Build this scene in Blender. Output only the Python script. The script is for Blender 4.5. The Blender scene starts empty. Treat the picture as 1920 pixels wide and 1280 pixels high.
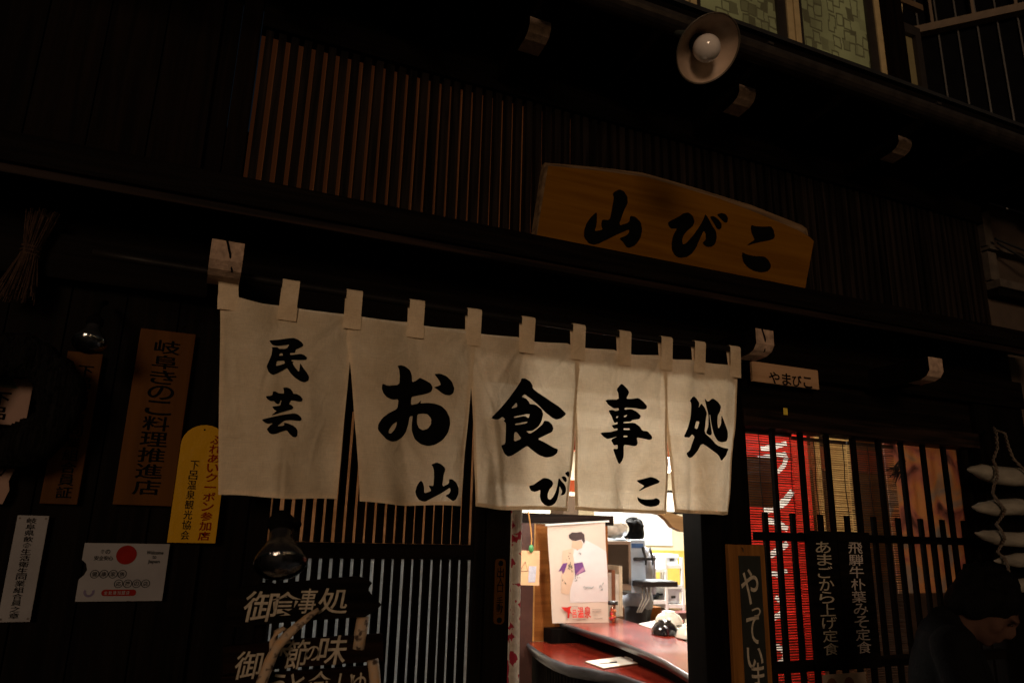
import bpy, bmesh, math, random
from mathutils import Vector, Matrix
random.seed(7)
sc = bpy.context.scene
col = sc.collection

# ------------------------------------------------------------------ camera
# facade plane is y = 0, x runs right along it, z is up, the street is at y < 0
R3 = Matrix(((0.91760544, -0.12309341, -0.37795273),
             (-0.3967039, -0.22373247, -0.89026389),
             (0.02502532, 0.96684631, -0.25412977)))
CAM = Vector((0.0, -2.6, 1.55))
FPX = 1351.0
cd = bpy.data.cameras.new('camera')
cam = bpy.data.objects.new('camera', cd); col.objects.link(cam)
cam.matrix_world = Matrix.Translation(CAM) @ R3.to_4x4()
cd.sensor_width = 36.0; cd.lens = FPX / 1920.0 * 36.0
cd.clip_start = 0.05; cd.clip_end = 600
cd.dof.use_dof = True; cd.dof.focus_distance = 2.75; cd.dof.aperture_fstop = 4.0
sc.camera = cam

def at(px, py, y=0.0):
    """point of the vertical plane at depth y that was measured at photo pixel (px, py)"""
    d = R3 @ Vector((px - 960.0, 640.0 - py, -FPX))
    return CAM + d * ((y - CAM.y) / d.y)

# ------------------------------------------------------------------ night sky, weak warm street light, exposure
SUN_EL, SUN_AZ = math.radians(9), math.radians(26)     # low warm light from across the street
w = bpy.data.worlds.new('World'); sc.world = w; w.use_nodes = True
nt = w.node_tree; bg = nt.nodes['Background']
sky = nt.nodes.new('ShaderNodeTexSky'); sky.sky_type = 'NISHITA'; sky.sun_disc = False
sky.sun_elevation = SUN_EL; sky.sun_rotation = math.radians(180) - SUN_AZ
nt.links.new(sky.outputs[0], bg.inputs[0]); bg.inputs[1].default_value = 0.0022
sd = bpy.data.lights.new('street_light_glow', 'SUN'); sd.energy = 0.64; sd.angle = math.radians(14)
sd.color = (1.0, 0.68, 0.44)
so = bpy.data.objects.new('street_light_glow', sd); col.objects.link(so)
dirv = Vector((math.sin(SUN_AZ) * math.cos(SUN_EL), math.cos(SUN_AZ) * math.cos(SUN_EL), -math.sin(SUN_EL)))
so.rotation_euler = dirv.to_track_quat('-Z', 'Y').to_euler(); so.location = (-3, -6, 4)
vs = sc.view_settings
vs.view_transform = 'Standard'; vs.look = 'None'; vs.exposure = 0.0; vs.gamma = 1.0; vs.use_curve_mapping = False
sc.cycles.max_bounces = 8; sc.cycles.use_denoising = True

# ------------------------------------------------------------------ materials
MC = {}
def new_mat(name):
    m = bpy.data.materials.new(name); m.use_nodes = True
    return m, m.node_tree, m.node_tree.nodes['Principled BSDF']

def mat(name, c, rough=0.6, var=0.25, scale=12.0, bump=0.15, metal=0.0, spec=0.5, stretch=(1, 1, 1), emit=None, estr=0.0, coat=0.0, bscale=None):
    """plain surface with noise mottling and fine relief"""
    if name in MC: return MC[name]
    m, t, p = new_mat(name)
    tc = t.nodes.new('ShaderNodeTexCoord'); mp = t.nodes.new('ShaderNodeMapping'); mp.inputs['Scale'].default_value = stretch
    t.links.new(tc.outputs['Object'], mp.inputs[0])
    n = t.nodes.new('ShaderNodeTexNoise'); n.inputs['Scale'].default_value = scale; n.inputs['Detail'].default_value = 6
    t.links.new(mp.outputs[0], n.inputs['Vector'])
    r = t.nodes.new('ShaderNodeValToRGB')
    r.color_ramp.elements[0].position = 0.3; r.color_ramp.elements[1].position = 0.72
    r.color_ramp.elements[0].color = (*[x * (1 - var) for x in c], 1)
    r.color_ramp.elements[1].color = (*[min(1, x * (1 + var)) for x in c], 1)
    t.links.new(n.outputs[0], r.inputs[0]); t.links.new(r.outputs[0], p.inputs['Base Color'])
    p.inputs['Roughness'].default_value = rough; p.inputs['Metallic'].default_value = metal
    p.inputs['Specular IOR Level'].default_value = spec
    p.inputs['Coat Weight'].default_value = coat
    if bump:
        n2 = t.nodes.new('ShaderNodeTexNoise'); n2.inputs['Scale'].default_value = bscale or scale * 4; n2.inputs['Detail'].default_value = 4
        t.links.new(mp.outputs[0], n2.inputs['Vector'])
        b = t.nodes.new('ShaderNodeBump'); b.inputs['Strength'].default_value = bump; b.inputs['Distance'].default_value = 0.01
        t.links.new(n2.outputs[0], b.inputs['Height']); t.links.new(b.outputs[0], p.inputs['Normal'])
    if emit:
        p.inputs['Emission Color'].default_value = (*emit, 1); p.inputs['Emission Strength'].default_value = estr
    MC[name] = m
    return m

def wood(name, c1, c2, axis='Z', rough=0.55, scale=1.0, bump=0.3, spec=0.15, coat=0.0):
    if name in MC: return MC[name]
    m, t, p = new_mat(name)
    tc = t.nodes.new('ShaderNodeTexCoord'); mp = t.nodes.new('ShaderNodeMapping')
    s = {'X': (2, 38, 38), 'Y': (38, 2, 38), 'Z': (38, 38, 2)}[axis]
    mp.inputs['Scale'].default_value = tuple(v * scale for v in s)
    oi = t.nodes.new('ShaderNodeObjectInfo')
    ad = t.nodes.new('ShaderNodeVectorMath'); ad.operation = 'MULTIPLY_ADD'
    ad.inputs[1].default_value = (1, 1, 1)
    cx = t.nodes.new('ShaderNodeCombineXYZ')
    mu = t.nodes.new('ShaderNodeMath'); mu.operation = 'MULTIPLY'; mu.inputs[1].default_value = 37.0
    t.links.new(oi.outputs['Random'], mu.inputs[0])
    for k in range(3): t.links.new(mu.outputs[0], cx.inputs[k])
    t.links.new(tc.outputs['Object'], mp.inputs[0]); t.links.new(mp.outputs[0], ad.inputs[0]); t.links.new(cx.outputs[0], ad.inputs[2])
    n = t.nodes.new('ShaderNodeTexNoise'); n.inputs['Scale'].default_value = 1.0; n.inputs['Detail'].default_value = 8; n.inputs['Distortion'].default_value = 0.6
    t.links.new(ad.outputs[0], n.inputs['Vector'])
    r = t.nodes.new('ShaderNodeValToRGB'); r.color_ramp.elements[0].position = 0.34; r.color_ramp.elements[1].position = 0.68
    r.color_ramp.elements[0].color = (*c1, 1); r.color_ramp.elements[1].color = (*c2, 1)
    t.links.new(n.outputs[0], r.inputs[0])
    hs = t.nodes.new('ShaderNodeHueSaturation')
    m2 = t.nodes.new('ShaderNodeMapRange'); m2.inputs['To Min'].default_value = 0.75; m2.inputs['To Max'].default_value = 1.25
    t.links.new(oi.outputs['Random'], m2.inputs[0]); t.links.new(m2.outputs[0], hs.inputs['Value'])
    t.links.new(r.outputs[0], hs.inputs['Color']); t.links.new(hs.outputs[0], p.inputs['Base Color'])
    p.inputs['Roughness'].default_value = rough; p.inputs['Specular IOR Level'].default_value = spec; p.inputs['Coat Weight'].default_value = coat
    b = t.nodes.new('ShaderNodeBump'); b.inputs['Strength'].default_value = bump; b.inputs['Distance'].default_value = 0.004
    t.links.new(n.outputs[0], b.inputs['Height']); t.links.new(b.outputs[0], p.inputs['Normal'])
    MC[name] = m
    return m

def cloth(name, c, trans=0.45, weave=900, stain=0.25):
    """thin cloth or paper: reflects on the lit side, lets light through from behind"""
    if name in MC: return MC[name]
    m, t, p = new_mat(name)
    t.nodes.remove(p)
    out = t.nodes['Material Output']
    tc = t.nodes.new('ShaderNodeTexCoord')
    n = t.nodes.new('ShaderNodeTexNoise'); n.inputs['Scale'].default_value = 7; n.inputs['Detail'].default_value = 9; n.inputs['Roughness'].default_value = 0.65
    t.links.new(tc.outputs['Object'], n.inputs['Vector'])
    r = t.nodes.new('ShaderNodeValToRGB'); r.color_ramp.elements[0].position = 0.25; r.color_ramp.elements[1].position = 0.62
    r.color_ramp.elements[0].color = (c[0] * (1 - stain), c[1] * (1 - stain * 1.25), c[2] * (1 - stain * 1.6), 1); r.color_ramp.elements[1].color = (*c, 1)
    t.links.new(n.outputs[0], r.inputs[0])
    # woven threads
    nx = t.nodes.new('ShaderNodeTexNoise'); nx.inputs['Scale'].default_value = 1.0; nx.inputs['Detail'].default_value = 3
    mpx = t.nodes.new('ShaderNodeMapping'); mpx.inputs['Scale'].default_value = (weave, weave, 30)
    t.links.new(tc.outputs['Object'], mpx.inputs[0]); t.links.new(mpx.outputs[0], nx.inputs['Vector'])
    nz = t.nodes.new('ShaderNodeTexNoise'); nz.inputs['Scale'].default_value = 1.0; nz.inputs['Detail'].default_value = 3
    mpz = t.nodes.new('ShaderNodeMapping'); mpz.inputs['Scale'].default_value = (30, 30, weave)
    t.links.new(tc.outputs['Object'], mpz.inputs[0]); t.links.new(mpz.outputs[0], nz.inputs['Vector'])
    ad = t.nodes.new('ShaderNodeMath'); t.links.new(nx.outputs[0], ad.inputs[0]); t.links.new(nz.outputs[0], ad.inputs[1])
    mr = t.nodes.new('ShaderNodeMapRange'); mr.inputs['From Min'].default_value = 0.7; mr.inputs['From Max'].default_value = 1.3
    mr.inputs['To Min'].default_value = 0.86; mr.inputs['To Max'].default_value = 1.1
    t.links.new(ad.outputs[0], mr.inputs[0])
    mx = t.nodes.new('ShaderNodeVectorMath'); mx.operation = 'MULTIPLY'
    t.links.new(r.outputs[0], mx.inputs[0]); t.links.new(mr.outputs[0], mx.inputs[1])
    n3 = t.nodes.new('ShaderNodeTexNoise'); n3.inputs['Scale'].default_value = 16; n3.inputs['Detail'].default_value = 5; n3.inputs['Distortion'].default_value = 1.2
    t.links.new(tc.outputs['Object'], n3.inputs['Vector'])
    b = t.nodes.new('ShaderNodeBump'); b.inputs['Strength'].default_value = 0.3; b.inputs['Distance'].default_value = 0.02
    t.links.new(n3.outputs[0], b.inputs['Height'])
    d = t.nodes.new('ShaderNodeBsdfDiffuse'); tr = t.nodes.new('ShaderNodeBsdfTranslucent'); ms = t.nodes.new('ShaderNodeMixShader')
    ms.inputs[0].default_value = trans
    for s in (d, tr):
        t.links.new(mx.outputs[0], s.inputs[0]); t.links.new(b.outputs[0], s.inputs['Normal'])
    t.links.new(d.outputs[0], ms.inputs[1]); t.links.new(tr.outputs[0], ms.inputs[2]); t.links.new(ms.outputs[0], out.inputs[0])
    MC[name] = m
    return m

def thin_glass(name, tint=(1, 1, 1), rough=0.02, refl=1.0):
    if name in MC: return MC[name]
    m, t, p = new_mat(name); t.nodes.remove(p); out = t.nodes['Material Output']
    a = t.nodes.new('ShaderNodeBsdfTransparent'); a.inputs[0].default_value = (*tint, 1)
    g = t.nodes.new('ShaderNodeBsdfGlossy'); g.inputs['Roughness'].default_value = rough
    f = t.nodes.new('ShaderNodeLayerWeight'); f.inputs[0].default_value = 0.5
    pw = t.nodes.new('ShaderNodeMath'); pw.operation = 'POWER'; pw.inputs[1].default_value = 5.0
    ml = t.nodes.new('ShaderNodeMath'); ml.operation = 'MULTIPLY_ADD'; ml.inputs[1].default_value = 0.95 * refl; ml.inputs[2].default_value = 0.04 * refl
    t.links.new(f.outputs['Facing'], pw.inputs[0]); t.links.new(pw.outputs[0], ml.inputs[0])
    ms = t.nodes.new('ShaderNodeMixShader'); t.links.new(ml.outputs[0], ms.inputs[0])
    t.links.new(a.outputs[0], ms.inputs[1]); t.links.new(g.outputs[0], ms.inputs[2]); t.links.new(ms.outputs[0], out.inputs[0])
    MC[name] = m
    return m

def emitter(name, c, s):
    if name in MC: return MC[name]
    m, t, p = new_mat(name)
    p.inputs['Base Color'].default_value = (*c, 1); p.inputs['Emission Color'].default_value = (*c, 1); p.inputs['Emission Strength'].default_value = s
    MC[name] = m
    return m

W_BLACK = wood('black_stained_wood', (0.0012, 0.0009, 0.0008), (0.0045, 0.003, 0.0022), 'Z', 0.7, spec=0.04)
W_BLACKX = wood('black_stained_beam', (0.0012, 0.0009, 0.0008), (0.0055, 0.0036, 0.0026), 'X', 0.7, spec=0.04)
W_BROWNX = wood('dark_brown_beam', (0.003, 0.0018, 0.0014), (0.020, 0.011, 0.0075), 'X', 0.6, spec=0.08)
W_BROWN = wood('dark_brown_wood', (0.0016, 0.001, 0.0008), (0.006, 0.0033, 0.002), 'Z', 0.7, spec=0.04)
W_SIGN = wood('amber_sign_wood', (0.155, 0.062, 0.004), (0.225, 0.097, 0.008), 'X', 0.6, 0.7, 0.3, 0.05)
W_EDGE = wood('grey_live_edge', (0.10, 0.062, 0.035), (0.26, 0.165, 0.09), 'X', 0.8, 0.8, 0.6)
W_PLATE = wood('orange_plate_wood', (0.052, 0.018, 0.0015), (0.085, 0.031, 0.003), 'Z', 0.6, 0.5, 0.1, 0.08)
W_FRAME = wood('honey_frame_wood', (0.11, 0.045, 0.01), (0.19, 0.08, 0.02), 'Z', 0.5)
W_PALE = wood('pale_cut_wood', (0.30, 0.18, 0.10), (0.42, 0.27, 0.16), 'X', 0.6, 0.5, 0.1)
W_PANEL = wood('glossy_brown_panel', (0.15, 0.05, 0.012), (0.27, 0.10, 0.025), 'X', 0.35, 0.5, 0.1)
W_RED = wood('red_lacquer', (0.14, 0.011, 0.006), (0.25, 0.026, 0.012), 'Y', 0.2, 0.35, 0.12, 0.5, 0.0)
PAINT_END = mat('weathered_white_end_paint', (0.36, 0.25, 0.18), 0.8, 0.35, 40, 0.3)
INK = mat('black_ink', (0.003, 0.003, 0.0035), 0.9, 0.2, 30, 0.0, spec=0.02)
INKB = mat('black_lacquer_letter', (0.003, 0.003, 0.0032), 0.9, 0.2, 30, 0.0, spec=0.02)
INKR = mat('red_print', (0.16, 0.008, 0.004), 0.7, 0.1, 30, 0.0, spec=0.05)
WHITEP = mat('white_brush_paint', (0.36, 0.31, 0.24), 0.7, 0.25, 60, 0.1)
WHITE = mat('white_enamel', (0.75, 0.74, 0.70), 0.35, 0.05, 8, 0.02)
BLACKP = mat('black_plastic', (0.012, 0.012, 0.014), 0.35, 0.1, 20, 0.02)
STEEL = mat('brushed_steel', (0.62, 0.64, 0.66), 0.28, 0.06, 20, 0.03, metal=1.0)
DARKMETAL = mat('dark_gutter_metal', (0.055, 0.045, 0.04), 0.35, 0.4, 14, 0.1, metal=0.6)
NOREN = cloth('noren_canvas', (0.92, 0.80, 0.61), 0.42, 900, 0.20)
STITCH = cloth('noren_tab_canvas', (0.86, 0.72, 0.53), 0.30)

# ------------------------------------------------------------------ builders
class MB:
    def __init__(s): s.v = []; s.f = []
    def add(s, v, f):
        b = len(s.v); s.v += [tuple(p) for p in v]; s.f += [tuple(i + b for i in q) for q in f]
    def box(s, x0, x1, y0, y1, z0, z1):
        s.add([(x0, y0, z0), (x1, y0, z0), (x1, y1, z0), (x0, y1, z0), (x0, y0, z1), (x1, y0, z1), (x1, y1, z1), (x0, y1, z1)],
              [(0, 3, 2, 1), (4, 5, 6, 7), (0, 1, 5, 4), (1, 2, 6, 5), (2, 3, 7, 6), (3, 0, 4, 7)])
        return s
    def bar(s, p, q, wx, wy, up=Vector((0, 0, 1))):
        """square bar from p to q"""
        p = Vector(p); q = Vector(q); d = (q - p).normalized()
        a = d.cross(up)
        if a.length < 1e-4: a = d.cross(Vector((1, 0, 0)))
        a.normalize(); b = a.cross(d)
        vs = [e + a * sx * wx / 2 + b * sy * wy / 2 for e in (p, q) for sx, sy in ((-1, -1), (1, -1), (1, 1), (-1, 1))]
        s.add(vs, [(3, 2, 1, 0), (4, 5, 6, 7), (0, 1, 5, 4), (1, 2, 6, 5), (2, 3, 7, 6), (3, 0, 4, 7)])
        return s
    def tube(s, pts, r, n=8, cap=True):
        pts = [Vector(p) for p in pts]; rs = r if isinstance(r, (list, tuple)) else [r] * len(pts)
        base = len(s.v); up = Vector((0.13, 0.31, 0.94)).normalized()
        for i, p in enumerate(pts):
            d = (pts[min(i + 1, len(pts) - 1)] - pts[max(i - 1, 0)]).normalized()
            a = d.cross(up)
            if a.length < 0.05: a = d.cross(Vector((1, 0, 0)))
            a.normalize(); b = d.cross(a)
            for k in range(n):
                t = 2 * math.pi * k / n
                s.v.append(tuple(p + (a * math.cos(t) + b * math.sin(t)) * rs[i]))
        for i in range(len(pts) - 1):
            for k in range(n):
                k2 = (k + 1) % n
                s.f.append((base + i * n + k, base + i * n + k2, base + (i + 1) * n + k2, base + (i + 1) * n + k))
        if cap:
            s.f.append(tuple(base + k for k in range(n))[::-1]); e = base + (len(pts) - 1) * n
            s.f.append(tuple(e + k for k in range(n)))
        return s
    def lathe(s, o, ax, prof, n=28):
        """profile of (distance along axis, radius)"""
        ax = Vector(ax).normalized(); a = ax.cross(Vector((0.2, 0.9, 0.37))).normalized(); b = ax.cross(a); o = Vector(o)
        base = len(s.v)
        for h, r in prof:
            for k in range(n):
                t = 2 * math.pi * k / n
                s.v.append(tuple(o + ax * h + (a * math.cos(t) + b * math.sin(t)) * max(r, 1e-4)))
        for i in range(len(prof) - 1):
            for k in range(n):
                k2 = (k + 1) % n
                s.f.append((base + i * n + k, base + i * n + k2, base + (i + 1) * n + k2, base + (i + 1) * n + k))
        return s
    def ell(s, c, r, n=14, m=10, rot=None):
        base = len(s.v); c = Vector(c)
        for i in range(m + 1):
            ph = math.pi * i / m
            for k in range(n):
                t = 2 * math.pi * k / n
                v = Vector((r[0] * math.sin(ph) * math.cos(t), r[1] * math.sin(ph) * math.sin(t), r[2] * math.cos(ph)))
                if rot is not None: v = rot @ v
                s.v.append(tuple(c + v))
        for i in range(m):
            for k in range(n):
                k2 = (k + 1) % n
                s.f.append((base + i * n + k, base + (i + 1) * n + k, base + (i + 1) * n + k2, base + i * n + k2))
        return s
    def mesh(s, name):
        me = bpy.data.meshes.new(name); me.from_pydata(s.v, [], s.f); me.update()
        return me
    def build(s, name, m, parent=None, smooth=False, bevel=0.0):
        return link(name, s.mesh(name), m, parent, smooth, bevel)

def link(name, me, m=None, parent=None, smooth=False, bevel=0.0):
    if bevel:
        bm = bmesh.new(); bm.from_mesh(me)
        bmesh.ops.remove_doubles(bm, verts=bm.verts, dist=1e-5)
        bmesh.ops.bevel(bm, geom=bm.edges[:], offset=bevel, segments=2, affect='EDGES', profile=0.6, clamp_overlap=True)
        bm.to_mesh(me); bm.free()
    if m is not None and not me.materials: me.materials.append(m)
    if smooth:
        for p in me.polygons: p.use_smooth = True
    o = bpy.data.objects.new(name, me); col.objects.link(o)
    if parent is not None: o.parent = parent
    return o

def tag(o, label, cat, group=None):
    o['label'] = label; o['category'] = cat
    if group: o['group'] = group
    return o

def thing(name, label, cat, loc=(0, 0, 0), group=None):
    """an Empty at the thing's base; parts keep their own world-built coordinates through the inverse offset"""
    o = bpy.data.objects.new(name, None); col.objects.link(o); o.location = loc; o.empty_display_size = 0.05
    tag(o, label, cat, group)
    return o

def shift(o_list, root):
    """meshes were modelled in world space: keep them in place under a root that is not at the origin"""
    off = Vector(root.location)
    for o in o_list: o.location = Vector(o.location) - off

def settle():
    bpy.context.view_layer.update()
    for o in list(col.objects):
        if o.parent is not None and o.parent.type == 'EMPTY' and o.parent.parent is None and not o.get('_local'):
            o.location = Vector(o.location) - Vector(o.parent.location)
        if '_local' in o.keys(): del o['_local']

def bxo(name, m, parent, x0, x1, y0, y1, z0, z1, bevel=0.0):
    return MB().box(x0, x1, y0, y1, z0, z1).build(name, m, parent, bevel=bevel)

# --- lettering: glyph outlines of Blender's built-in font become flat meshes
GC = {}
def glyph(ch, bold=0.0):
    k = (ch, bold)
    if k not in GC:
        cu = bpy.data.curves.new('g', 'FONT'); cu.body = ch; cu.size = 1.0; cu.offset = bold; cu.resolution_u = 4
        cu.fill_mode = 'FRONT'
        o = bpy.data.objects.new('g', cu); col.objects.link(o)
        dg = bpy.context.evaluated_depsgraph_get(); dg.update()
        me = o.evaluated_get(dg).to_mesh()
        vs = [tuple(v.co) for v in me.vertices]; fs = [tuple(p.vertices) for p in me.polygons]
        o.evaluated_get(dg).to_mesh_clear()
        bpy.data.objects.remove(o); bpy.data.curves.remove(cu)
        GC[k] = (vs, fs)
    return GC[k]

def write(chars, name, m, parent, y, thick=0.0015):
    """chars: list of (char, centre x, centre z, width, height, shear, bold[, mirror]) on the plane y"""
    mb = MB()
    for c in chars:
        ch, cx, cz, gw, gh, sh, bold = c[:7]
        vs, fs = glyph(ch, bold)
        if not vs: continue
        xs = [v[0] for v in vs]; ys = [v[1] for v in vs]
        bw = max(max(xs) - min(xs), 0.05); bh = max(max(ys) - min(ys), 0.05)
        mx = (max(xs) + min(xs)) / 2; my = (max(ys) + min(ys)) / 2
        s = min(gw / bw, gh / bh) if bw > 0.45 * bh and bh > 0.45 * bw else min(gw, gh) / max(bw, bh)
        sx = gw / bw if bw > 0.6 else s; sz = gh / bh if bh > 0.6 else s
        if len(ch) > 1: sx, sz = gw / bw, gh / bh
        if len(c) > 7: sx = -sx
        b = len(mb.v)
        for v in vs:
            X = (v[0] - mx) * sx; Z = (v[1] - my) * sz
            mb.v.append((cx + X + sh * Z, y, cz + Z))
        mb.f += [tuple(i + b for i in f) for f in fs]
    return mb.build(name, m, parent)

def chaikin(pts, k=0.16):
    out = []
    n = len(pts)
    for i in range(n):
        a = pts[i]; b = pts[(i + 1) % n]
        out.append((a[0] + (b[0] - a[0]) * k, a[1] + (b[1] - a[1]) * k))
        out.append((b[0] + (a[0] - b[0]) * k, b[1] + (a[1] - b[1]) * k))
    return out

def fill(loops, cell=0.0):
    """fill outer loops and holes (lists of (x, z)) by scanline-free polyfill; returns bmesh"""
    bm = bmesh.new()
    eds = []
    for lp in loops:
        vs = [bm.verts.new((x, 0, z)) for x, z in lp]
        for i in range(len(vs)): eds.append(bm.edges.new((vs[i], vs[(i + 1) % len(vs)])))
    bmesh.ops.triangle_fill(bm, use_beauty=True, use_dissolve=False, edges=eds, normal=(0, -1, 0))
    if cell:
        xs = [v.co.x for v in bm.verts]; zs = [v.co.z for v in bm.verts]
        x = math.floor(min(xs) / cell) * cell + cell
        while x < max(xs):
            bmesh.ops.bisect_plane(bm, geom=bm.verts[:] + bm.edges[:] + bm.faces[:], plane_co=(x, 0, 0), plane_no=(1, 0, 0)); x += cell
        z = math.floor(min(zs) / cell) * cell + cell
        while z < max(zs):
            bmesh.ops.bisect_plane(bm, geom=bm.verts[:] + bm.edges[:] + bm.faces[:], plane_co=(0, 0, z), plane_no=(0, 0, 1)); z += cell
    for f in bm.faces:
        f.normal_update()
        if f.normal.y > 0: f.normal_flip()
    return bm

def traced(g, y, fn=None, cell=0.0, name='lettering', m=INK, parent=None):
    """brush lettering: outlines measured on the photograph (crop origin, crop scale, loops) set on the plane y"""
    ox, oy, s, loops = g
    L = []
    for lp in loops:
        q = []
        for (px, py) in chaikin(lp):
            p = at(ox + px / s, oy + py / s, y); q.append((p.x, p.z))
        L.append(q)
    def inside(p, poly):
        c = False
        for i in range(len(poly)):
            (x1, z1), (x2, z2) = poly[i], poly[i - 1]
            if (z1 > p[1]) != (z2 > p[1]) and p[0] < (x2 - x1) * (p[1] - z1) / (z2 - z1) + x1: c = not c
        return c
    outs = [q for q in L if not any(q is not k and inside(q[0], k) for k in L)]
    for q in outs:
        bm = fill([q] + [k for k in L if k is not q and inside(k[0], q)], cell)
        for v in bm.verts: v.co.y = fn(v.co.x, v.co.z) if fn else y
        me = bpy.data.meshes.new(name); bm.to_mesh(me); bm.free()
        link(name, me, m, parent)

# ================================================================== SETTING
st = MB().box(-150, 150, -150, 150, -0.3, 0.0).build('street', mat('dark_asphalt', (0.05, 0.048, 0.045), 0.75, 0.3, 30, 0.4))
st['kind'] = 'structure'

bld = thing('restaurant_building', 'dark timber two-storey eatery front with lattice, eave and glowing open doorway', 'building', (0, 0, 0))

def beam(name, m, x0, x1, y0, y1, z0, z1, bevel=0.005, parent=None):
    return bxo(name, m, parent or bld, x0, x1, y0, y1, z0, z1, bevel)

# --- left wall: vertical dark boards (x < 0.17) from ground to the fascia, plus the dark wall above
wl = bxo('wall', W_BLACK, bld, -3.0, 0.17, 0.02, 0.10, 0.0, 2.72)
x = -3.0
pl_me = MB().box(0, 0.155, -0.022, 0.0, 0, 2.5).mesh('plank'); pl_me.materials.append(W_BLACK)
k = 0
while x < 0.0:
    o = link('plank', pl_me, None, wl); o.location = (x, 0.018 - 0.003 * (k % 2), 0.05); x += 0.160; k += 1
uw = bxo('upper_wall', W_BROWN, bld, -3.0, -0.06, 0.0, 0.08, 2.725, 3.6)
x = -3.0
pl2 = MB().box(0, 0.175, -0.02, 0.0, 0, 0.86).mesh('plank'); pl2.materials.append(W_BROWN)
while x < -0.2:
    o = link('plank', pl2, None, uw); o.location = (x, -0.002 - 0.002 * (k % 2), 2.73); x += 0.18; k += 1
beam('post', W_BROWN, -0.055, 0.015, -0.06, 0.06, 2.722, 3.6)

# --- upper lattice of close vertical slats with dimly lit paper behind
lat = beam('lattice_frame', W_BLACKX, 0.018, 4.10, -0.058, 0.02, 3.382, 3.50)
sl_me = MB().box(-0.0143, 0.0143, -0.0185, 0.0185, 0, 0.70).mesh('slat'); sl_me.materials.append(wood('dusty_slat_wood', (0.003, 0.0024, 0.002), (0.016, 0.011, 0.0085), 'Z', .7, spec=.05))
i = 0; x = 0.048
while x < 4.07:
    o = link('slat', sl_me, None, lat); o.location = (x, -0.02 + random.uniform(-.0015, .0015), 2.70); o.rotation_euler = (random.uniform(-.002, .002), random.uniform(-.0025, .0025), random.uniform(-.03, .03)); x += 0.0477 + random.uniform(-.0008, .0008); i += 1
bxo('frieze_board', W_BLACKX, bld, -3.0, 4.2, -0.045, 0.02, 3.501, 3.5845)
paper = mat('dim_lit_amber_paper', (0.25, 0.10, 0.03), 0.8, 0.2, 3, 0.05, emit=(1.0, 0.28, 0.085), estr=0.0135)
bxo('paper_pane', paper, bld, 0.02, 1.75, 0.006, 0.014, 2.70, 3.381)
bxo('lattice_backing', W_BLACK, bld, 1.755, 4.09, 0.006, 0.02, 2.70, 3.381)
beam('lattice_rail', W_BLACKX, 0.016, 4.10, -0.075, 0.02, 2.66, 2.70)

# --- lower ledge (fascia) and its underside, running the whole front
beam('ledge', W_BLACKX, -3.0, 4.2, -0.26, 0.0, 2.60, 2.655)
beam('ledge_fascia', W_BLACKX, -3.0, 4.2, -0.315, -0.262, 2.535, 2.625, 0.006)
beam('ledge_fillet', W_BROWNX, -3.0, 4.2, -0.300, -0.264, 2.505, 2.533, 0.004)  # browner than the fascia, its tone paints the thin highlight edge
beam('wall_plate', W_BLACKX, -3.0, 4.2, -0.07, 0.0, 2.28, 2.43, 0.006)
bxo('frieze_board', W_BLACKX, bld, -3.0, 4.2, -0.02, 0.05, 2.432, 2.598)

# --- projecting beams with white-painted ends (lower row and upper row)
def proj_beam(x, z0, z1, y_end, wdt, y_back=0.0):
    m = MB()
    # underside of the tip is cut back in a curve
    prof = [(y_back, z0), (y_end + 0.10, z0), (y_end + 0.045, z0 + 0.006), (y_end + 0.018, z0 + 0.018), (y_end, z0 + 0.04), (y_end, z1), (y_back, z1)]
    n = len(prof)
    m.add([(x - wdt / 2, a, b) for a, b in prof] + [(x + wdt / 2, a, b) for a, b in prof],
          [tuple(range(n)), tuple(range(2 * n - 1, n - 1, -1))] + [(i, i + n, (i + 1) % n + n, (i + 1) % n) for i in range(n)])
    o = m.build('beam', W_BLACK, bld, bevel=0.002)
    m2 = MB(); e = 0.0022
    p2 = [(y_end + 0.115, z0 - e), (y_end + 0.045, z0 + 0.006 - e), (y_end + 0.018 - e, z0 + 0.018 - e), (y_end - e, z0 + 0.04), (y_end - e, z1 - 0.002)]
    n2 = len(p2)
    m2.add([(x - wdt / 2 - e, a, b) for a, b in p2] + [(x + wdt / 2 + e, a, b) for a, b in p2], [(i, i + n2, i + 1 + n2, i + 1) for i in range(n2 - 1)])
    m2.build('painted_end', PAINT_END, o, smooth=False)
for x in (0.0, 2.05, 3.05):
    proj_beam(x, 2.268, 2.372, -0.40, 0.088, -0.068)
for x in (1.02, 2.045, 3.035):
    proj_beam(x, 3.425, 3.50, -0.40, 0.088, -0.06)

# --- upper eave: soffit boards, fascia, gutter with brackets
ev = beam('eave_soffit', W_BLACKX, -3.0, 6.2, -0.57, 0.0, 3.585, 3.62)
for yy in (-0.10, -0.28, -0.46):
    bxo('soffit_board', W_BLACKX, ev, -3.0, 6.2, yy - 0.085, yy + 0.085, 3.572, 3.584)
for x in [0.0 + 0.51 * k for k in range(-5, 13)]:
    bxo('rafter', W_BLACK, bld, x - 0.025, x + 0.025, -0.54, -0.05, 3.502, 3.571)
gut = MB()
prof = [(-0.60 + 0.05 * math.cos(t), 3.512 + 0.05 * math.sin(t)) for t in [math.pi + math.pi * k / 10 for k in range(11)]]
prof = prof + [(a - 0.003 * (1 if a > -0.60 else -1), b + 0.001) for a, b in prof[::-1]]
n = len(prof)
gut.add([(-3.0, a, b) for a, b in prof] + [(6.2, a, b) for a, b in prof], [(i, i + n, (i + 1) % n + n, (i + 1) % n) for i in range(n)] + [tuple(range(n)), tuple(range(2 * n - 1, n - 1, -1))])
gut.build('gutter', DARKMETAL, bld, smooth=False)
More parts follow.
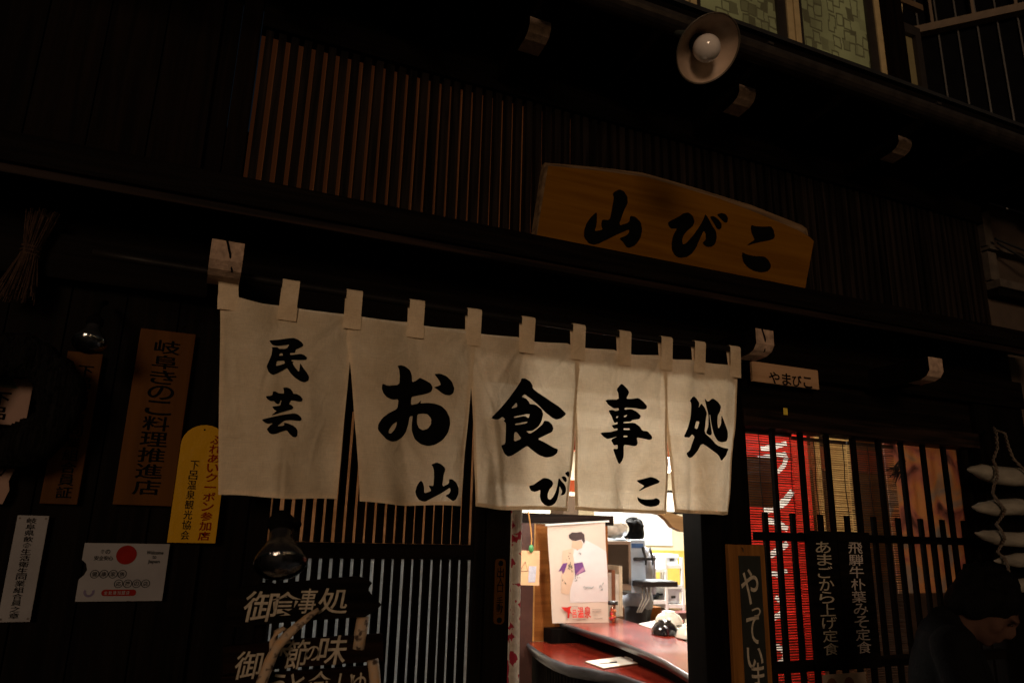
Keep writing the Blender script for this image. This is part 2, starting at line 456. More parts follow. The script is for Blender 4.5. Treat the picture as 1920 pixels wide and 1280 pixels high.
for x in (-1.2, -0.1, 0.95, 1.95, 2.95, 4.1, 5.2):
    bxo('gutter_bracket', DARKMETAL, bld, x - 0.014, x + 0.014, -0.657, -0.545, 3.513, 3.524)
roof = MB()
roof.add([(-3, -0.59, 3.622), (6.2, -0.59, 3.622), (6.2, 0.05, 3.84), (-3, 0.05, 3.84), (-3, -0.59, 3.642), (6.2, -0.59, 3.642), (6.2, 0.05, 3.86), (-3, 0.05, 3.86)],
         [(0, 3, 2, 1), (4, 5, 6, 7), (0, 1, 5, 4), (1, 2, 6, 5), (2, 3, 7, 6), (3, 0, 4, 7)])
roof.build('eave_roof', mat('dark_roof_metal', (0.03, 0.03, 0.032), 0.5, 0.2, 10, 0.1, metal=0.4), bld)

# --- upper storey wall with three patterned-glass windows
bxo('storey_wall', W_BROWN, bld, -3.0, 1.20, 0.06, 0.16, 3.80, 6.0)
bxo('storey_corner', W_BROWN, bld, 3.62, 3.80, 0.06, 0.40, 3.80, 6.0)
bxo('storey_sill', W_BROWNX, bld, 1.201, 3.619, 0.06, 0.16, 3.80, 3.98)
bxo('storey_lintel', W_BROWNX, bld, 1.201, 3.619, 0.06, 0.16, 5.55, 6.0)
gm, t, p = new_mat('figured_glass')
tc = t.nodes.new('ShaderNodeTexCoord'); mp = t.nodes.new('ShaderNodeMapping'); mp.inputs['Scale'].default_value = (15, 15, 10.5)
nz = t.nodes.new('ShaderNodeTexNoise'); nz.inputs['Scale'].default_value = 9; nz.inputs['Detail'].default_value = 2
av = t.nodes.new('ShaderNodeVectorMath'); av.operation = 'MULTIPLY_ADD'; av.inputs[1].default_value = (0.035, 0.0, 0.035)
t.links.new(tc.outputs['Object'], nz.inputs['Vector']); t.links.new(nz.outputs[1], av.inputs[0]); t.links.new(tc.outputs['Object'], av.inputs[2])
t.links.new(av.outputs[0], mp.inputs[0])
v1 = t.nodes.new('ShaderNodeTexVoronoi'); v1.distance = 'CHEBYCHEV'; v1.feature = 'F1'; v1.inputs['Scale'].default_value = 1.0; v1.inputs['Randomness'].default_value = 0.85
v1.voronoi_dimensions = '3D'
t.links.new(mp.outputs[0], v1.inputs['Vector'])
rg = t.nodes.new('ShaderNodeValToRGB')
els = rg.color_ramp.elements; els[0].position = 0.30; els[0].color = (1, 1, 1, 1); els[1].position = 0.46; els[1].color = (1, 1, 1, 1)
e = els.new(0.35); e.color = (0.16, 0.16, 0.16, 1); e = els.new(0.41); e.color = (0.16, 0.16, 0.16, 1)
t.links.new(v1.outputs['Distance'], rg.inputs[0])
mxc = t.nodes.new('ShaderNodeVectorMath'); mxc.operation = 'MULTIPLY'; mxc.inputs[1].default_value = (0.105, 0.090, 0.032)
t.links.new(rg.outputs[0], mxc.inputs[0]); nd = t.nodes.new('ShaderNodeTexNoise'); nd.inputs['Scale'].default_value = 2.6; nd.inputs['Detail'].default_value = 7; t.links.new(tc.outputs['Object'], nd.inputs['Vector'])
md_ = t.nodes.new('ShaderNodeMapRange'); md_.inputs['From Min'].default_value = .3; md_.inputs['From Max'].default_value = .7; md_.inputs['To Min'].default_value = .45; md_.inputs['To Max'].default_value = 1.35; t.links.new(nd.outputs[0], md_.inputs[0])
mx2 = t.nodes.new('ShaderNodeVectorMath'); mx2.operation = 'MULTIPLY'; t.links.new(mxc.outputs[0], mx2.inputs[0]); t.links.new(md_.outputs[0], mx2.inputs[1])
t.links.new(mx2.outputs[0], p.inputs['Emission Color']); p.inputs['Emission Strength'].default_value = 0.42
p.inputs['Base Color'].default_value = (0.10, 0.10, 0.06, 1); p.inputs['Roughness'].default_value = 0.25
bb = t.nodes.new('ShaderNodeBump'); bb.inputs['Strength'].default_value = 0.8; bb.inputs['Distance'].default_value = 0.004
t.links.new(rg.outputs[0], bb.inputs['Height']); t.links.new(bb.outputs[0], p.inputs['Normal'])
FIG = gm
ALU = mat('cream_sash_paint', (0.46, 0.36, 0.19), 0.45, 0.12, 20, 0.05)
def sash(x0, x1):
    wnd = bxo('window', ALU, bld, x0, x0 + 0.04, 0.03, 0.09, 3.981, 5.55, 0.003)
    bxo('sash_stile', mat('dark_sash', (0.02, 0.015, 0.012), 0.5), wnd, x0 + 0.0405, x0 + 0.075, 0.045, 0.085, 3.985, 5.545)
    bxo('sash_stile', ALU, wnd, x1 - 0.045, x1, 0.035, 0.088, 3.985, 5.545, 0.003)
    bxo('sash_stile', MC['dark_sash'], wnd, x1 - 0.11, x1 - 0.0455, 0.045, 0.085, 3.985, 5.545)
    bxo('pane', FIG, wnd, x0 + 0.07, x1 - 0.10, 0.062, 0.068, 3.99, 5.54)
sash(1.24, 2.09); sash(2.10, 2.83); sash(2.835, 3.56)
bxo('window_post', W_BROWN, bld, 3.561, 3.60, 0.0, 0.1, 3.95, 5.56)

# --- lower front: posts, lintels, door and window frames
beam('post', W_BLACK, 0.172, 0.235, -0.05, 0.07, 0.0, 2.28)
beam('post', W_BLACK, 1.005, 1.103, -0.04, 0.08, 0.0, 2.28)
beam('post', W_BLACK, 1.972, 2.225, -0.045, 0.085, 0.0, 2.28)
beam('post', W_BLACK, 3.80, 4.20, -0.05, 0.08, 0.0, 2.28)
beam('lintel', W_BROWNX, 0.236, 1.004, -0.03, 0.06, 2.02, 2.10)
beam('lintel', W_BROWNX, 1.104, 1.971, -0.03, 0.06, 2.10, 2.17)
beam('lintel', W_BROWNX, 2.226, 3.799, -0.055, 0.07, 2.035, 2.115)
bxo('transom_board', W_BLACKX, bld, 0.236, 1.004, 0.0, 0.05, 2.101, 2.279)
bxo('transom_board', W_BLACKX, bld, 1.104, 1.971, 0.0, 0.05, 2.171, 2.279)
bxo('transom_board', W_BLACKX, bld, 2.226, 3.799, -0.02, 0.05, 2.116, 2.279)

# --- sliding lattice door, closed (left of the opening)
door = bxo('sliding_door', W_BLACK, bld, 0.965, 1.004, -0.022, 0.022, 0.02, 2.019)
bxo('rail', W_BLACKX, door, 0.237, 0.964, -0.020, 0.020, 1.445, 1.497, 0.002)
bxo('rail', W_BLACKX, door, 0.237, 0.964, -0.020, 0.020, 1.955, 2.018, 0.002)
bxo('rail', W_BLACKX, door, 0.237, 0.964, -0.020, 0.020, 0.02, 0.20, 0.002)
ds1 = MB().box(-0.0107, 0.0107, -0.017, 0.006, 0.201, 1.444).mesh('slat'); ds1.materials.append(W_BLACK)
ds2 = MB().box(-0.0107, 0.0107, -0.017, 0.014, 1.498, 1.954).mesh('slat'); ds2.materials.append(W_BLACK)
for k in range(21):
    x = 0.952 - 0.0177 - 0.0356 * k
    if x < 0.24: break
    for me in (ds1, ds2):
        o = link('slat', me, None, door); o.location = (x + random.uniform(-.0006, .0006), 0, 0); o.rotation_euler.y = random.uniform(-.0008, .0008)
frost = cloth('frosted_pane', (0.54, 0.56, 0.57), 0.5, 300, 0.12)
bxo('frosted_pane', frost, door, 0.237, 0.964, 0.0085, 0.0115, 0.195, 1.455)
bxo('amber_pane', cloth('dimming_amber_pane', (0.55, 0.38, 0.25), .6, 300, .3), door, 0.237, 0.964, 0.0155, 0.0185, 1.485, 1.965)  # stands in for clear glass; amber tint put in to dim the room behind

# --- lattice window to the right of the opening
win = bxo('lattice_window', W_BLACK, bld, 2.226, 2.247, -0.03, 0.015, 0.60, 2.034)
bxo('sill', W_BROWNX, win, 2.226, 3.799, -0.06, 0.06, 0.52, 0.599)
bxo('apron_board', W_BLACKX, win, 2.226, 3.799, 0.0, 0.05, 0.0, 0.519)
for z0, z1 in ((1.538, 1.574), (1.002, 1.045)):
    bxo('rail', W_BLACKX, win, 2.263, 3.79, -0.048, -0.021, z0, z1, 0.002)
bar_me = MB().box(-0.0105, 0.0105, -0.020, 0.0, 0.601, 2.033).mesh('bar'); bar_me.materials.append(W_BLACK)
bar2 = MB().box(-0.0115, 0.0115, -0.0205, -0.004, 0.601, 1.66).mesh('bar'); bar2.materials.append(W_BLACK)
for x in (2.418, 2.588, 2.752, 2.925, 3.095, 3.253, 3.411, 3.565, 3.73):
    o = link('bar', bar_me, None, win); o.location = (x, 0, 0)
for x in (2.345, 2.505, 2.672, 2.838, 3.01, 3.175, 3.332, 3.488, 3.648):
    o = link('bar', bar2, None, win); o.location = (x, 0, 0)
bxo('pane', thin_glass('window_glass', (0.92, 0.92, 0.92)), win, 2.263, 3.79, 0.022, 0.025, 0.601, 2.034)

# --- room behind the front
cream = mat('cream_plaster', (0.74, 0.68, 0.52), 0.85, 0.06, 6, 0.1)
bxo('room_floor', mat('dark_floor_tile', (0.10, 0.08, 0.06), 0.5, 0.2, 8, 0.1), bld, 0.2, 6.2, 0.09, 5.6, 0.004, 0.03)
bxo('room_back_wall', cream, bld, 0.2, 6.2, 5.5, 5.6, 0.03, 2.70)
bxo('room_side_wall', mat('brown_inner_wall', (0.16, 0.075, 0.03), 0.7, 0.2, 8, 0.1), bld, 0.2, 0.28, 0.11, 5.499, 0.03, 2.70)
bxo('room_side_wall', cream, bld, 6.1, 6.2, 0.11, 5.499, 0.03, 2.70)
bxo('room_ceiling', mat('room_ceiling_board', (0.55, 0.45, 0.30), 0.8, 0.15, 5, 0.05), bld, 0.2, 6.2, 0.06, 5.6, 2.702, 2.76)
bxo('room_front_wall', MC['brown_inner_wall'], bld, 2.23, 6.1, 0.09, 0.13, 2.12, 2.70)
bxo('inner_wall_right', MC['brown_inner_wall'], bld, 3.82, 6.1, 0.10, 0.16, 0.03, 2.70)
bxo('rear_closing_wall', W_BLACK, bld, -3.0, 0.2, 1.0, 1.1, 0.0, 3.5)
# a bright yellow dado band and a pale window blind on the back wall
bxo('yellow_dado', mat('yellow_dado_paint', (0.72, 0.47, 0.10), 0.7, 0.1, 10, 0.05), bld, 3.8, 6.09, 5.47, 5.499, 0.9, 1.36)
bxo('wall_window', mat('white_blind', (0.80, 0.82, 0.82), 0.7, 0.05, 4, 0.02), bld, 4.7, 5.75, 5.46, 5.499, 1.42, 1.95)

# ================================================================== THINGS ON THE FRONT
# ---- brush lettering outlines
G_MIN = (480, 620, 12.8, [
 [(315,235),(600,210),(760,185),(900,178),(1000,215),(1085,280),(1128,340),(1115,385),(1040,425),(940,465),(935,510),(915,545),(800,545),(815,600),(950,585),(1060,570),(1140,590),(1205,640),(1215,680),(1180,715),(1050,715),(835,715),(845,755),(890,755),(865,800),(930,910),(1020,1010),(1035,900),(1050,790),(1120,910),(1220,1050),(1255,1130),(1240,1210),(1150,1258),(1050,1230),(930,1150),(830,1050),(770,960),(735,905),(640,960),(500,1035),(400,1075),(340,1050),(290,990),(245,860),(310,730),(370,570),(390,430),(365,400),(450,395),(515,400),(550,440),(735,435),(800,335),(650,355),(500,372),(400,345),(340,280)],
 [(545,590),(570,545),(630,545),(645,600),(550,605)], [(490,735),(665,720),(690,795),(560,835),(465,860)]])
G_GEI = (480, 720, 12.8, [
 [(215,310),(380,290),(390,200),(450,190),(540,235),(660,240),(660,170),(640,95),(740,90),(820,130),(865,190),(880,245),(960,250),(1050,300),(1100,370),(1085,430),(1020,440),(940,420),(830,395),(775,495),(840,515),(885,575),(850,620),(740,650),(600,690),(470,735),(355,770),(420,710),(480,660),(420,630),(370,560),(460,545),(570,525),(605,400),(580,400),(545,480),(510,495),(450,465),(420,425),(330,425),(260,380)],
 [(130,860),(350,810),(600,755),(800,725),(900,715),(980,740),(1050,800),(1078,860),(1040,900),(950,895),(820,880),(670,885),(570,960),(485,1035),(660,1010),(650,940),(750,960),(870,1010),(950,1080),(975,1140),(970,1250),(930,1290),(870,1285),(800,1230),(715,1120),(600,1155),(450,1215),(380,1225),(310,1200),(240,1100),(310,1020),(395,950),(280,970),(210,945),(160,900)]])
G_O = (690, 680, 8.0, [
 [(430,55),(490,40),(560,60),(630,110),(655,180),(660,290),(720,270),(780,220),(860,260),(940,310),(968,370),(950,430),(900,455),(760,485),(645,510),(635,635),(750,610),(805,555),(790,605),(900,595),(1000,610),(1090,650),(1160,730),(1200,830),(1205,930),(1170,1060),(1100,1160),(1000,1230),(900,1245),(800,1215),(710,1140),(665,1020),(660,920),(675,790),(620,805),(605,920),(570,1030),(520,1110),(430,1170),(340,1190),(250,1160),(170,1080),(120,1010),(130,930),(190,840),(280,770),(430,695),(445,550),(350,560),(270,530),(215,470),(190,400),(200,320),(280,355),(460,335),(468,200),(455,100)],
 [(745,765),(830,752),(905,765),(955,830),(955,910),(910,980),(840,1005),(775,975),(742,900)], [(420,885),(350,930),(290,1010),(280,1065),(320,1070),(380,1010),(410,950)],
 [(985,170),(1070,170),(1160,210),(1240,290),(1280,390),(1265,460),(1210,497),(1150,490),(1090,455),(1030,400),(985,370),(1050,350),(1080,335),(1050,260)]])
G_SHOKU = (900, 700, 8.0, [
 [(640,65),(700,65),(770,110),(805,170),(805,215),(900,310),(1040,420),(1170,510),(1268,605),(1250,635),(1190,680),(1120,697),(1060,670),(960,580),(870,460),(780,370),(697,297),(650,335),(720,365),(755,420),(765,452),(840,460),(920,540),(938,610),(915,720),(870,800),(800,855),(715,855),(765,900),(840,850),(930,760),(950,710),(1010,720),(1060,770),(1080,830),(1060,880),(960,930),(865,980),(960,1040),(1080,1120),(1135,1140),(1120,1200),(1050,1250),(960,1265),(880,1220),(800,1140),(735,1075),(640,1140),(500,1225),(430,1243),(370,1200),(305,1080),(380,1055),(390,900),(390,745),(350,710),(375,685),(330,650),(270,690),(190,700),(130,675),(280,540),(440,360),(560,210),(630,110)],
 [(470,525),(570,420),(585,490)], [(520,640),(770,590),(750,665),(700,625),(530,660)], [(540,745),(740,710),(720,740),(545,770)], [(530,875),(570,870),(650,970),(522,1018)]])
G_JI = (1100, 710, 8.0, [
 [(425,165),(500,80),(530,85),(600,150),(632,205),(585,300),(680,300),(780,285),(850,340),(900,410),(890,450),(850,460),(720,435),(568,430),(560,465),(670,450),(760,490),(820,550),(800,600),(690,615),(660,640),(550,645),(550,665),(720,655),(800,710),(838,775),(910,785),(965,860),(965,905),(930,917),(860,895),(755,875),(775,960),(760,995),(720,1008),(640,995),(552,985),(558,1170),(530,1230),(480,1278),(440,1265),(390,1180),(345,1055),(440,1055),(440,990),(365,1005),(315,920),(440,865),(340,895),(260,910),(205,870),(165,815),(320,805),(445,770),(445,745),(380,755),(330,705),(450,680),(445,650),(390,670),(340,600),(280,485),(340,475),(400,490),(465,475),(460,440),(370,455),(280,400),(235,325),(460,315),(455,220)],
 [(418,570),(460,560),(445,590),(425,592)], [(555,555),(610,535),(590,570),(555,575)], [(552,740),(648,740),(645,765),(552,765)], [(550,850),(615,850),(610,872),(550,875)]])
G_DOKORO = (1260, 730, 9.14, [
 [(265,200),(330,130),(380,120),(440,150),(490,220),(490,270),(475,310),(525,230),(580,300),(615,400),(600,500),(580,740),(660,830),(730,960),(830,1010),(938,1020),(890,1080),(880,1130),(780,1235),(740,1130),(640,1010),(540,915),(480,1060),(400,1150),(310,1172),(230,1155),(175,1100),(280,1050),(350,940),(415,805),(330,770),(260,830),(135,825),(230,660),(290,480),(300,300),(295,240)],
 [(425,540),(500,540),(460,675),(390,655)],
 [(580,140),(625,210),(685,150),(750,220),(795,300),(780,380),(750,450),(745,560),(760,680),(795,600),(800,440),(850,580),(915,740),(910,830),(870,895),(800,912),(745,880),(705,780),(680,620),(655,420),(650,440),(680,740),(670,780),(640,780),(600,745),(635,620),(635,440),(600,260)]])
G_YAMA = (770, 860, 14.22, [
 [(540,150),(670,95),(780,150),(860,230),(882,300),(840,420),(800,750),(960,665),(965,545),(1050,550),(1150,640),(1205,780),(1200,930),(1130,1080),(1050,1130),(990,1090),(860,980),(960,930),(995,850),(980,770),(800,900),(500,1070),(390,1135),(320,1125),(240,1080),(180,980),(150,870),(180,730),(230,630),(285,570),(340,640),(365,760),(365,915),(540,855),(470,705),(590,725),(605,500),(600,300),(575,210)]])
G_BI = (980, 870, 14.22, [
 [(195,570),(290,545),(400,450),(500,365),(600,390),(680,450),(712,520),(690,590),(620,680),(585,780),(580,880),(600,935),(650,945),(720,860),(790,720),(840,550),(860,390),(900,390),(960,460),(1060,530),(1120,620),(1130,720),(1090,800),(1030,825),(940,830),(990,775),(1000,720),(900,570),(890,760),(840,930),(770,1040),(680,1105),(590,1120),(510,1080),(440,980),(415,850),(430,680),(380,710),(310,735),(240,710),(205,640)],
 [(950,345),(1050,320),(1120,360),(1145,430),(1110,485),(1050,455),(990,400)], [(1065,245),(1160,185),(1200,230),(1205,310),(1185,350),(1130,310)]])
G_KO = (1180, 880, 16.0, [
 [(235,320),(370,290),(500,250),(600,220),(700,265),(795,350),(770,410),(700,440),(560,500),(440,560),(310,640),(290,630),(380,540),(430,490),(370,440),(300,390)],
 [(250,810),(320,870),(430,895),(560,895),(640,885),(710,855),(790,900),(815,970),(790,1050),(700,1100),(560,1120),(430,1090),(320,1010),(265,920)]])
S_YAMA = (1080, 340, 9.14, [
 [(625,205),(740,135),(820,170),(880,260),(888,370),(830,480),(730,760),(910,705),(930,590),(1020,610),(1110,700),(1135,830),(1110,960),(1030,1080),(920,1140),(860,1120),(810,1040),(740,975),(860,930),(910,880),(915,815),(700,910),(400,1060),(310,1085),(220,1060),(140,960),(135,850),(190,700),(270,600),(360,520),(355,740),(315,855),(460,830),(430,740),(450,655),(580,665),(620,450),(650,280)]])
S_BI = (1240, 380, 10.667, [
 [(130,390),(330,290),(450,210),(540,195),(630,270),(665,370),(630,470),(530,550),(450,640),(415,740),(430,840),(510,800),(640,650),(760,480),(840,340),(880,225),(940,310),(1030,480),(1095,570),(1110,700),(1080,820),(1000,885),(920,880),(860,850),(825,800),(890,740),(890,620),(850,555),(780,700),(700,890),(610,1020),(500,1085),(380,1100),(280,1060),(215,950),(205,800),(240,650),(320,510),(200,520),(150,470)],
 [(970,275),(1050,270),(1140,330),(1205,420),(1205,500),(1160,540),(1110,510),(1040,390)], [(1110,240),(1190,205),(1290,230),(1335,310),(1320,390),(1280,400),(1210,340)]])
S_KO = (1380, 410, 11.64, [
 [(335,140),(430,165),(580,175),(760,165),(820,240),(850,380),(830,430),(740,470),(560,500),(380,540),(235,590),(300,530),(415,460),(350,330),(325,220)],
 [(135,730),(230,780),(400,815),(620,825),(700,890),(765,1010),(750,1090),(680,1150),(560,1170),(400,1140),(260,1060),(170,950),(135,830)]])

# ---- noren: pole, five sewn canvas panels, eleven tabs
NY = -0.30
def zrod(x): return 2.292 + 0.010 * ((x - 0.95) / 1.2) ** 2
def ztop(x):
    ph = (x % 0.2) / 0.2
    e = 0.012 * max(0.0, 1 - abs(x) / 0.12)
    return 2.228 - 0.010 * math.sin(math.pi * ph) + e + 0.01 * max(0, (x - 1.5) / 0.5)
PAN = [(-0.010, 0.411, 0.064, 0.405), (0.393, 0.836, 0.474, 0.802), (0.818, 1.252, 0.852, 1.205), (1.234, 1.643, 1.242, 1.602), (1.625, 2.000, 1.645, 1.945)]
def prange(i, v):
    a, b, c, d = PAN[i]
    s = max(0.0, (v - 0.15) / 0.85)
    s = s ** 0.8
    lx = a + (c - a) * (v ** 0.7 if i == 0 else s); rx = b + (d - b) * s
    if i == 4: rx = b + (d - b) * v ** 1.5
    if i == 0: lx -= 0.006 * math.sin(math.pi * v)
    return lx, rx
def zbot(i, u): return 1.628 + (0.004 if i == 0 else 0.0) + [0, -.002, -.004, .0, .006][i] - 0.004 * math.sin(u * math.pi) + 0.002 * math.sin(9 * u + i)
CR = []
_r = random.Random(11)
for i in range(5):
    L = []
    for k in range(16):
        if k < 7: u0, v0, ang = _r.choice((0.04, 0.5, 0.96)), 0.02, _r.uniform(-.75, .75)      # radiating from the tabs
        else: u0, v0, ang = _r.random(), _r.uniform(.1, .75), _r.gauss(0, .45)
        L.append((u0 * .41, v0 * .6, math.sin(ang), math.cos(ang), _r.uniform(.12, .40), _r.choice((-1, 1)) * _r.uniform(.0012, .0040), _r.uniform(.007, .018)))
    CR.append(L)
def creases(i, u, v):
    x, z, y = u * .41, v * .6, 0.0
    for (a, b, s, c, ln, amp, wd) in CR[i]:
        dx, dz = x - a, z - b; t_ = dx * s + dz * c; n_ = dx * c - dz * s + .02 * math.sin(t_ * 9)
        if 0 < t_ < ln: y += amp * math.exp(-(n_ / wd) ** 2) * math.sin(math.pi * (t_ / ln) ** .7)
    return y
def fold(i, u, v):
    """depth of the cloth at (u, v) of panel i: hanging folds that grow downwards"""
    y = NY - 0.004 * (i % 2)
    g = v ** 0.9
    y += creases(i, u, v)
    tent = 0.010 * math.cos(2 * math.pi * u * 2) * (1 - v) ** 2
    A = (0.026, 0.021, 0.026, 0.024, 0.030)[i]; K = (1.1, 1.4, 1.25, 1.5, 1.8)[i]; P = (0.4, 1.9, 3.3, 0.8, 2.4)[i]
    y += g * A * math.sin(2 * math.pi * (K * u + 0.22 * v) + P)
    y += 0.0045 * g * math.sin(2 * math.pi * (3.1 * u - 0.8 * v) + 2 * P)
    y += 0.003 * math.sin(2 * math.pi * (2.3 * v + 1.7 * u) + 3 * P) * (0.3 + v)
    y += tent
    if i == 2:   # the long slanting crease
        d = (u - 0.06 - 0.26 * v) / 0.05; y += -0.009 * math.exp(-d * d) * min(1, v * 2)
    if i == 1:
        d = (u - 0.82 + 0.10 * v) / 0.08; y += -0.008 * math.exp(-d * d) * v
    if i == 4:   # outer edge turns towards the street
        y += 0.03 * max(0, (u - 0.75) / 0.25) ** 2 * v - 0.01 * math.exp(-((u - 0.3) / 0.1) ** 2) * (1 - v)
    if i == 0:
        d = (u - 0.1 - 0.5 * v) / 0.12; y += -0.008 * math.exp(-d * d) * (1 - 0.5 * v); y += 0.02 * v * (0.3 - u)
    return y
def uv_of(i, x, z):
    v = (ztop(x) - z) / (ztop(x) - 1.628)
    v = min(max(v, 0), 1)
    lx, rx = prange(i, v)
    return (x - lx) / (rx - lx), v

pole = MB().tube([(-0.36 + k * 0.155, NY, zrod(-0.36 + k * 0.155)) for k in range(17)], 0.0125, 10).build('curtain_pole', mat('dark_bamboo_pole', (0.008, 0.0065, 0.0055), 0.5, 0.3, 20, 0.1, spec=.15), smooth=True)
for x_ in (0.02, 2.06):
    MB().tube([(x_ - .025, -.4035, 2.374), (x_ - .012, -.405, 2.33), (x_, -.385, 2.285), (x_, NY - .014, 2.275), (x_, NY, 2.268)], .0035, 6).build('hanging_cord', INK, pole)
tag(pole, 'thin dark pole carrying the cream cloth curtain under the beam ends', 'pole')
noren = thing('noren_curtain', 'cream canvas doorway curtain of five sewn strips with black brush lettering', 'curtain', (1.0, NY, 2.29))
pans = []
HEM = cloth('noren_hem_canvas', (0.80, 0.64, 0.46), 0.12)
for i in range(5):
    nu, nv = 84, 120
    mb = MB()
    for jv in range(nv + 1):
        v = jv / nv; lx, rx = prange(i, v)
        for ju in range(nu + 1):
            u = ju / nu; xx = lx + (rx - lx) * u
            zt = ztop(xx); zz = zt + (zbot(i, u) - zt) * v
            mb.v.append((xx, fold(i, u, v), zz))
    for jv in range(nv):
        for ju in range(nu):
            a = jv * (nu + 1) + ju; mb.f.append((a, a + nu + 1, a + nu + 2, a + 1))
    p = mb.build('cloth_panel', NOREN, noren, smooth=True); pans.append(p)
    # turned-up hems: a second layer of cloth behind bottom and slit edges
    hb = MB()
    def strip(pts_uv):
        b = len(hb.v)
        for (u0, v0), (u1, v1) in pts_uv:
            for (u, v) in ((u0, v0), (u1, v1)):
                lx, rx = prange(i, v); xx = lx + (rx - lx) * u; zt = ztop(xx)
                hb.v.append((xx, fold(i, u, v) + 0.0025, zt + (zbot(i, u) - zt) * v))
        for k in range(len(pts_uv) - 1): hb.f.append((b + 2 * k, b + 2 * k + 1, b + 2 * k + 3, b + 2 * k + 2))
    strip([((k / 40, 0.977), (k / 40, 0.9995)) for k in range(41)])
    strip([((0.0015, k / 40), (0.027, k / 40)) for k in range(40)])
    strip([((0.973, k / 40), (0.9985, k / 40)) for k in range(40)])
    hb.build('hem', HEM, p, smooth=True)
for i, g in ((0, G_MIN), (0, G_GEI), (1, G_O), (2, G_SHOKU), (3, G_JI), (4, G_DOKORO), (1, G_YAMA), (2, G_BI), (3, G_KO)):
    traced(g, NY, lambda x, z, i=i: fold(i, *uv_of(i, x, z)) - 0.0024, 0.009, 'lettering', INK, pans[i])
for k, x in enumerate((0.012, 0.20, 0.403, 0.617, 0.826, 1.035, 1.243, 1.443, 1.634, 1.795, 1.972)):
    hw = 0.0265 if k else 0.029
    zt = ztop(x); zr = zrod(x); lean = 0.012 if k == 0 else random.uniform(-0.003, 0.003)
    path = [(-0.008, zt - 0.052), (-0.009, zt - 0.025), (-0.010, zt), (-0.014, zr - 0.012), (-0.0155, zr)]
    path += [(-0.0155 * math.cos(a), zr + 0.0155 * math.sin(a)) for a in [math.pi * q / 8 for q in range(1, 8)]]
    path += [(0.0155, zr), (0.010, zr - 0.02), (0.007, zt), (0.006, zt - 0.05)]
    mb = MB()
    for q, (dy, zz) in enumerate(path):
        dx = lean * (zr - zz) / 0.1
        wv = hw * (1 + 0.10 * (1 if zz < zt else 0))
        fy = NY + dy + (fold(min(4, max(0, int(x / 0.41))), 0.5, 0.02) - NY if zz < zt else 0) * 0.5
        for s in (-1, -0.33, 0.33, 1): mb.v.append((x + dx + s * wv, fy + 0.001 * math.sin(s * 3 + k), zz))
    for q in range(len(path) - 1):
        for r in range(3): mb.f.append((q * 4 + r, q * 4 + r + 1, q * 4 + r + 5, q * 4 + r + 4))
    mb.build('tab', STITCH, noren, smooth=True)

# ---- big wooden signboard
SY = -0.20
outer = [(1026.7,299.4),(1065,302.5),(1126,308),(1166.5,313),(1213,319),(1262,333),(1310,347),(1350,359.7),(1416,380),(1475.7,403.7),(1511.6,418),(1521.5,425),(1525,445),(1526,452),(1508,550),(1470,543),(1421.8,529.5),(1385.8,518.7),(1346,508.8),(1296,499.8),(1260,494.5),(1177.5,483),(1115,474),(1052.5,465),(1004,456.4)]
inner = [(1028,311),(1065,314.5),(1126,320.5),(1166.5,326),(1213,332.5),(1262,346.5),(1310,361),(1350,373),(1414.6,397.4),(1457.7,415.4),(1493.6,430.6),(1506,437),(1519,445),(1526,452)] + outer[14:]
po = [at(a, b, SY) for a, b in outer]; pi_ = [at(a, b, SY) for a, b in inner]
n = len(po)
sb = MB(); sb.add([(p.x, SY, p.z) for p in pi_], [tuple(range(n))[::-1]])
board = sb.build('shop_signboard', W_SIGN)
tag(board, 'long amber wood signboard with live edge and large black brush letters above curtain', 'signboard')
eb = MB()
eb.add([(p.x, SY, p.z) for p in pi_] + [(p.x, SY + (0.028 if (p - q).length > 0.004 else 0.0), p.z) for p, q in zip(po, pi_)] + [(p.x, SY + 0.06, p.z) for p in po],
       [(i, i + n, (i + 1) % n + n, (i + 1) % n) for i in range(n)] + [(i + n, i + 2 * n, (i + 1) % n + 2 * n, (i + 1) % n + n) for i in range(n)] + [tuple(range(2 * n, 3 * n))])
eb.build('live_edge', W_EDGE, board)
for g in (S_YAMA, S_BI, S_KO): traced(g, SY - 0.0025, None, 0, 'lettering', INKB, board)
for x in (1.45, 2.3): bxo('hanger', W_BLACK, board, x - 0.02, x + 0.02, SY + 0.061, -0.041, 2.85, 2.89)

# ---- enamel street lamp shade with unlit globe bulb
LP = at(1324, 90, -0.98)
vd = (CAM - LP).normalized(); rt = R3 @ Vector((1, 0, 0)); upv = R3 @ Vector((0, 1, 0))
ax = (vd + 0.58 * rt - 0.36 * upv).normalized()
lamp = thing('wall_lamp', 'round enamel lamp shade with unlit white globe bulb under the eave', 'lamp', LP)
o0 = LP - ax * 0.068
ENI = mat('aged_enamel_inside', (0.44, 0.33, 0.25), 0.35, 0.35, 10, 0.05, coat=0.3); ENO = mat('dark_enamel_outside', (0.03, 0.035, 0.03), 0.4, 0.2, 10, 0.05)
MB().lathe(o0, ax, [(0.0, 0.028), (0.012, 0.032), (0.022, 0.052), (0.04, 0.078), (0.062, 0.099), (0.078, 0.107), (0.081, 0.108)], 40).build('shade_lining', ENI, lamp, True)
MB().lathe(o0, ax, [(0.084, 0.1105), (0.080, 0.1105), (0.062, 0.1025), (0.038, 0.081), (0.019, 0.055), (0.008, 0.035), (-0.05, 0.030), (-0.055, 0.0)], 40).build('shade', ENO, lamp, True)
MB().lathe(o0, ax, [(0.078, 0.1075), (0.083, 0.1095), (0.0855, 0.1115), (0.083, 0.1135), (0.078, 0.1115)], 40).build('rim', mat('worn_rim', (0.10, 0.08, 0.06), 0.4, 0.3, 20), lamp, True)
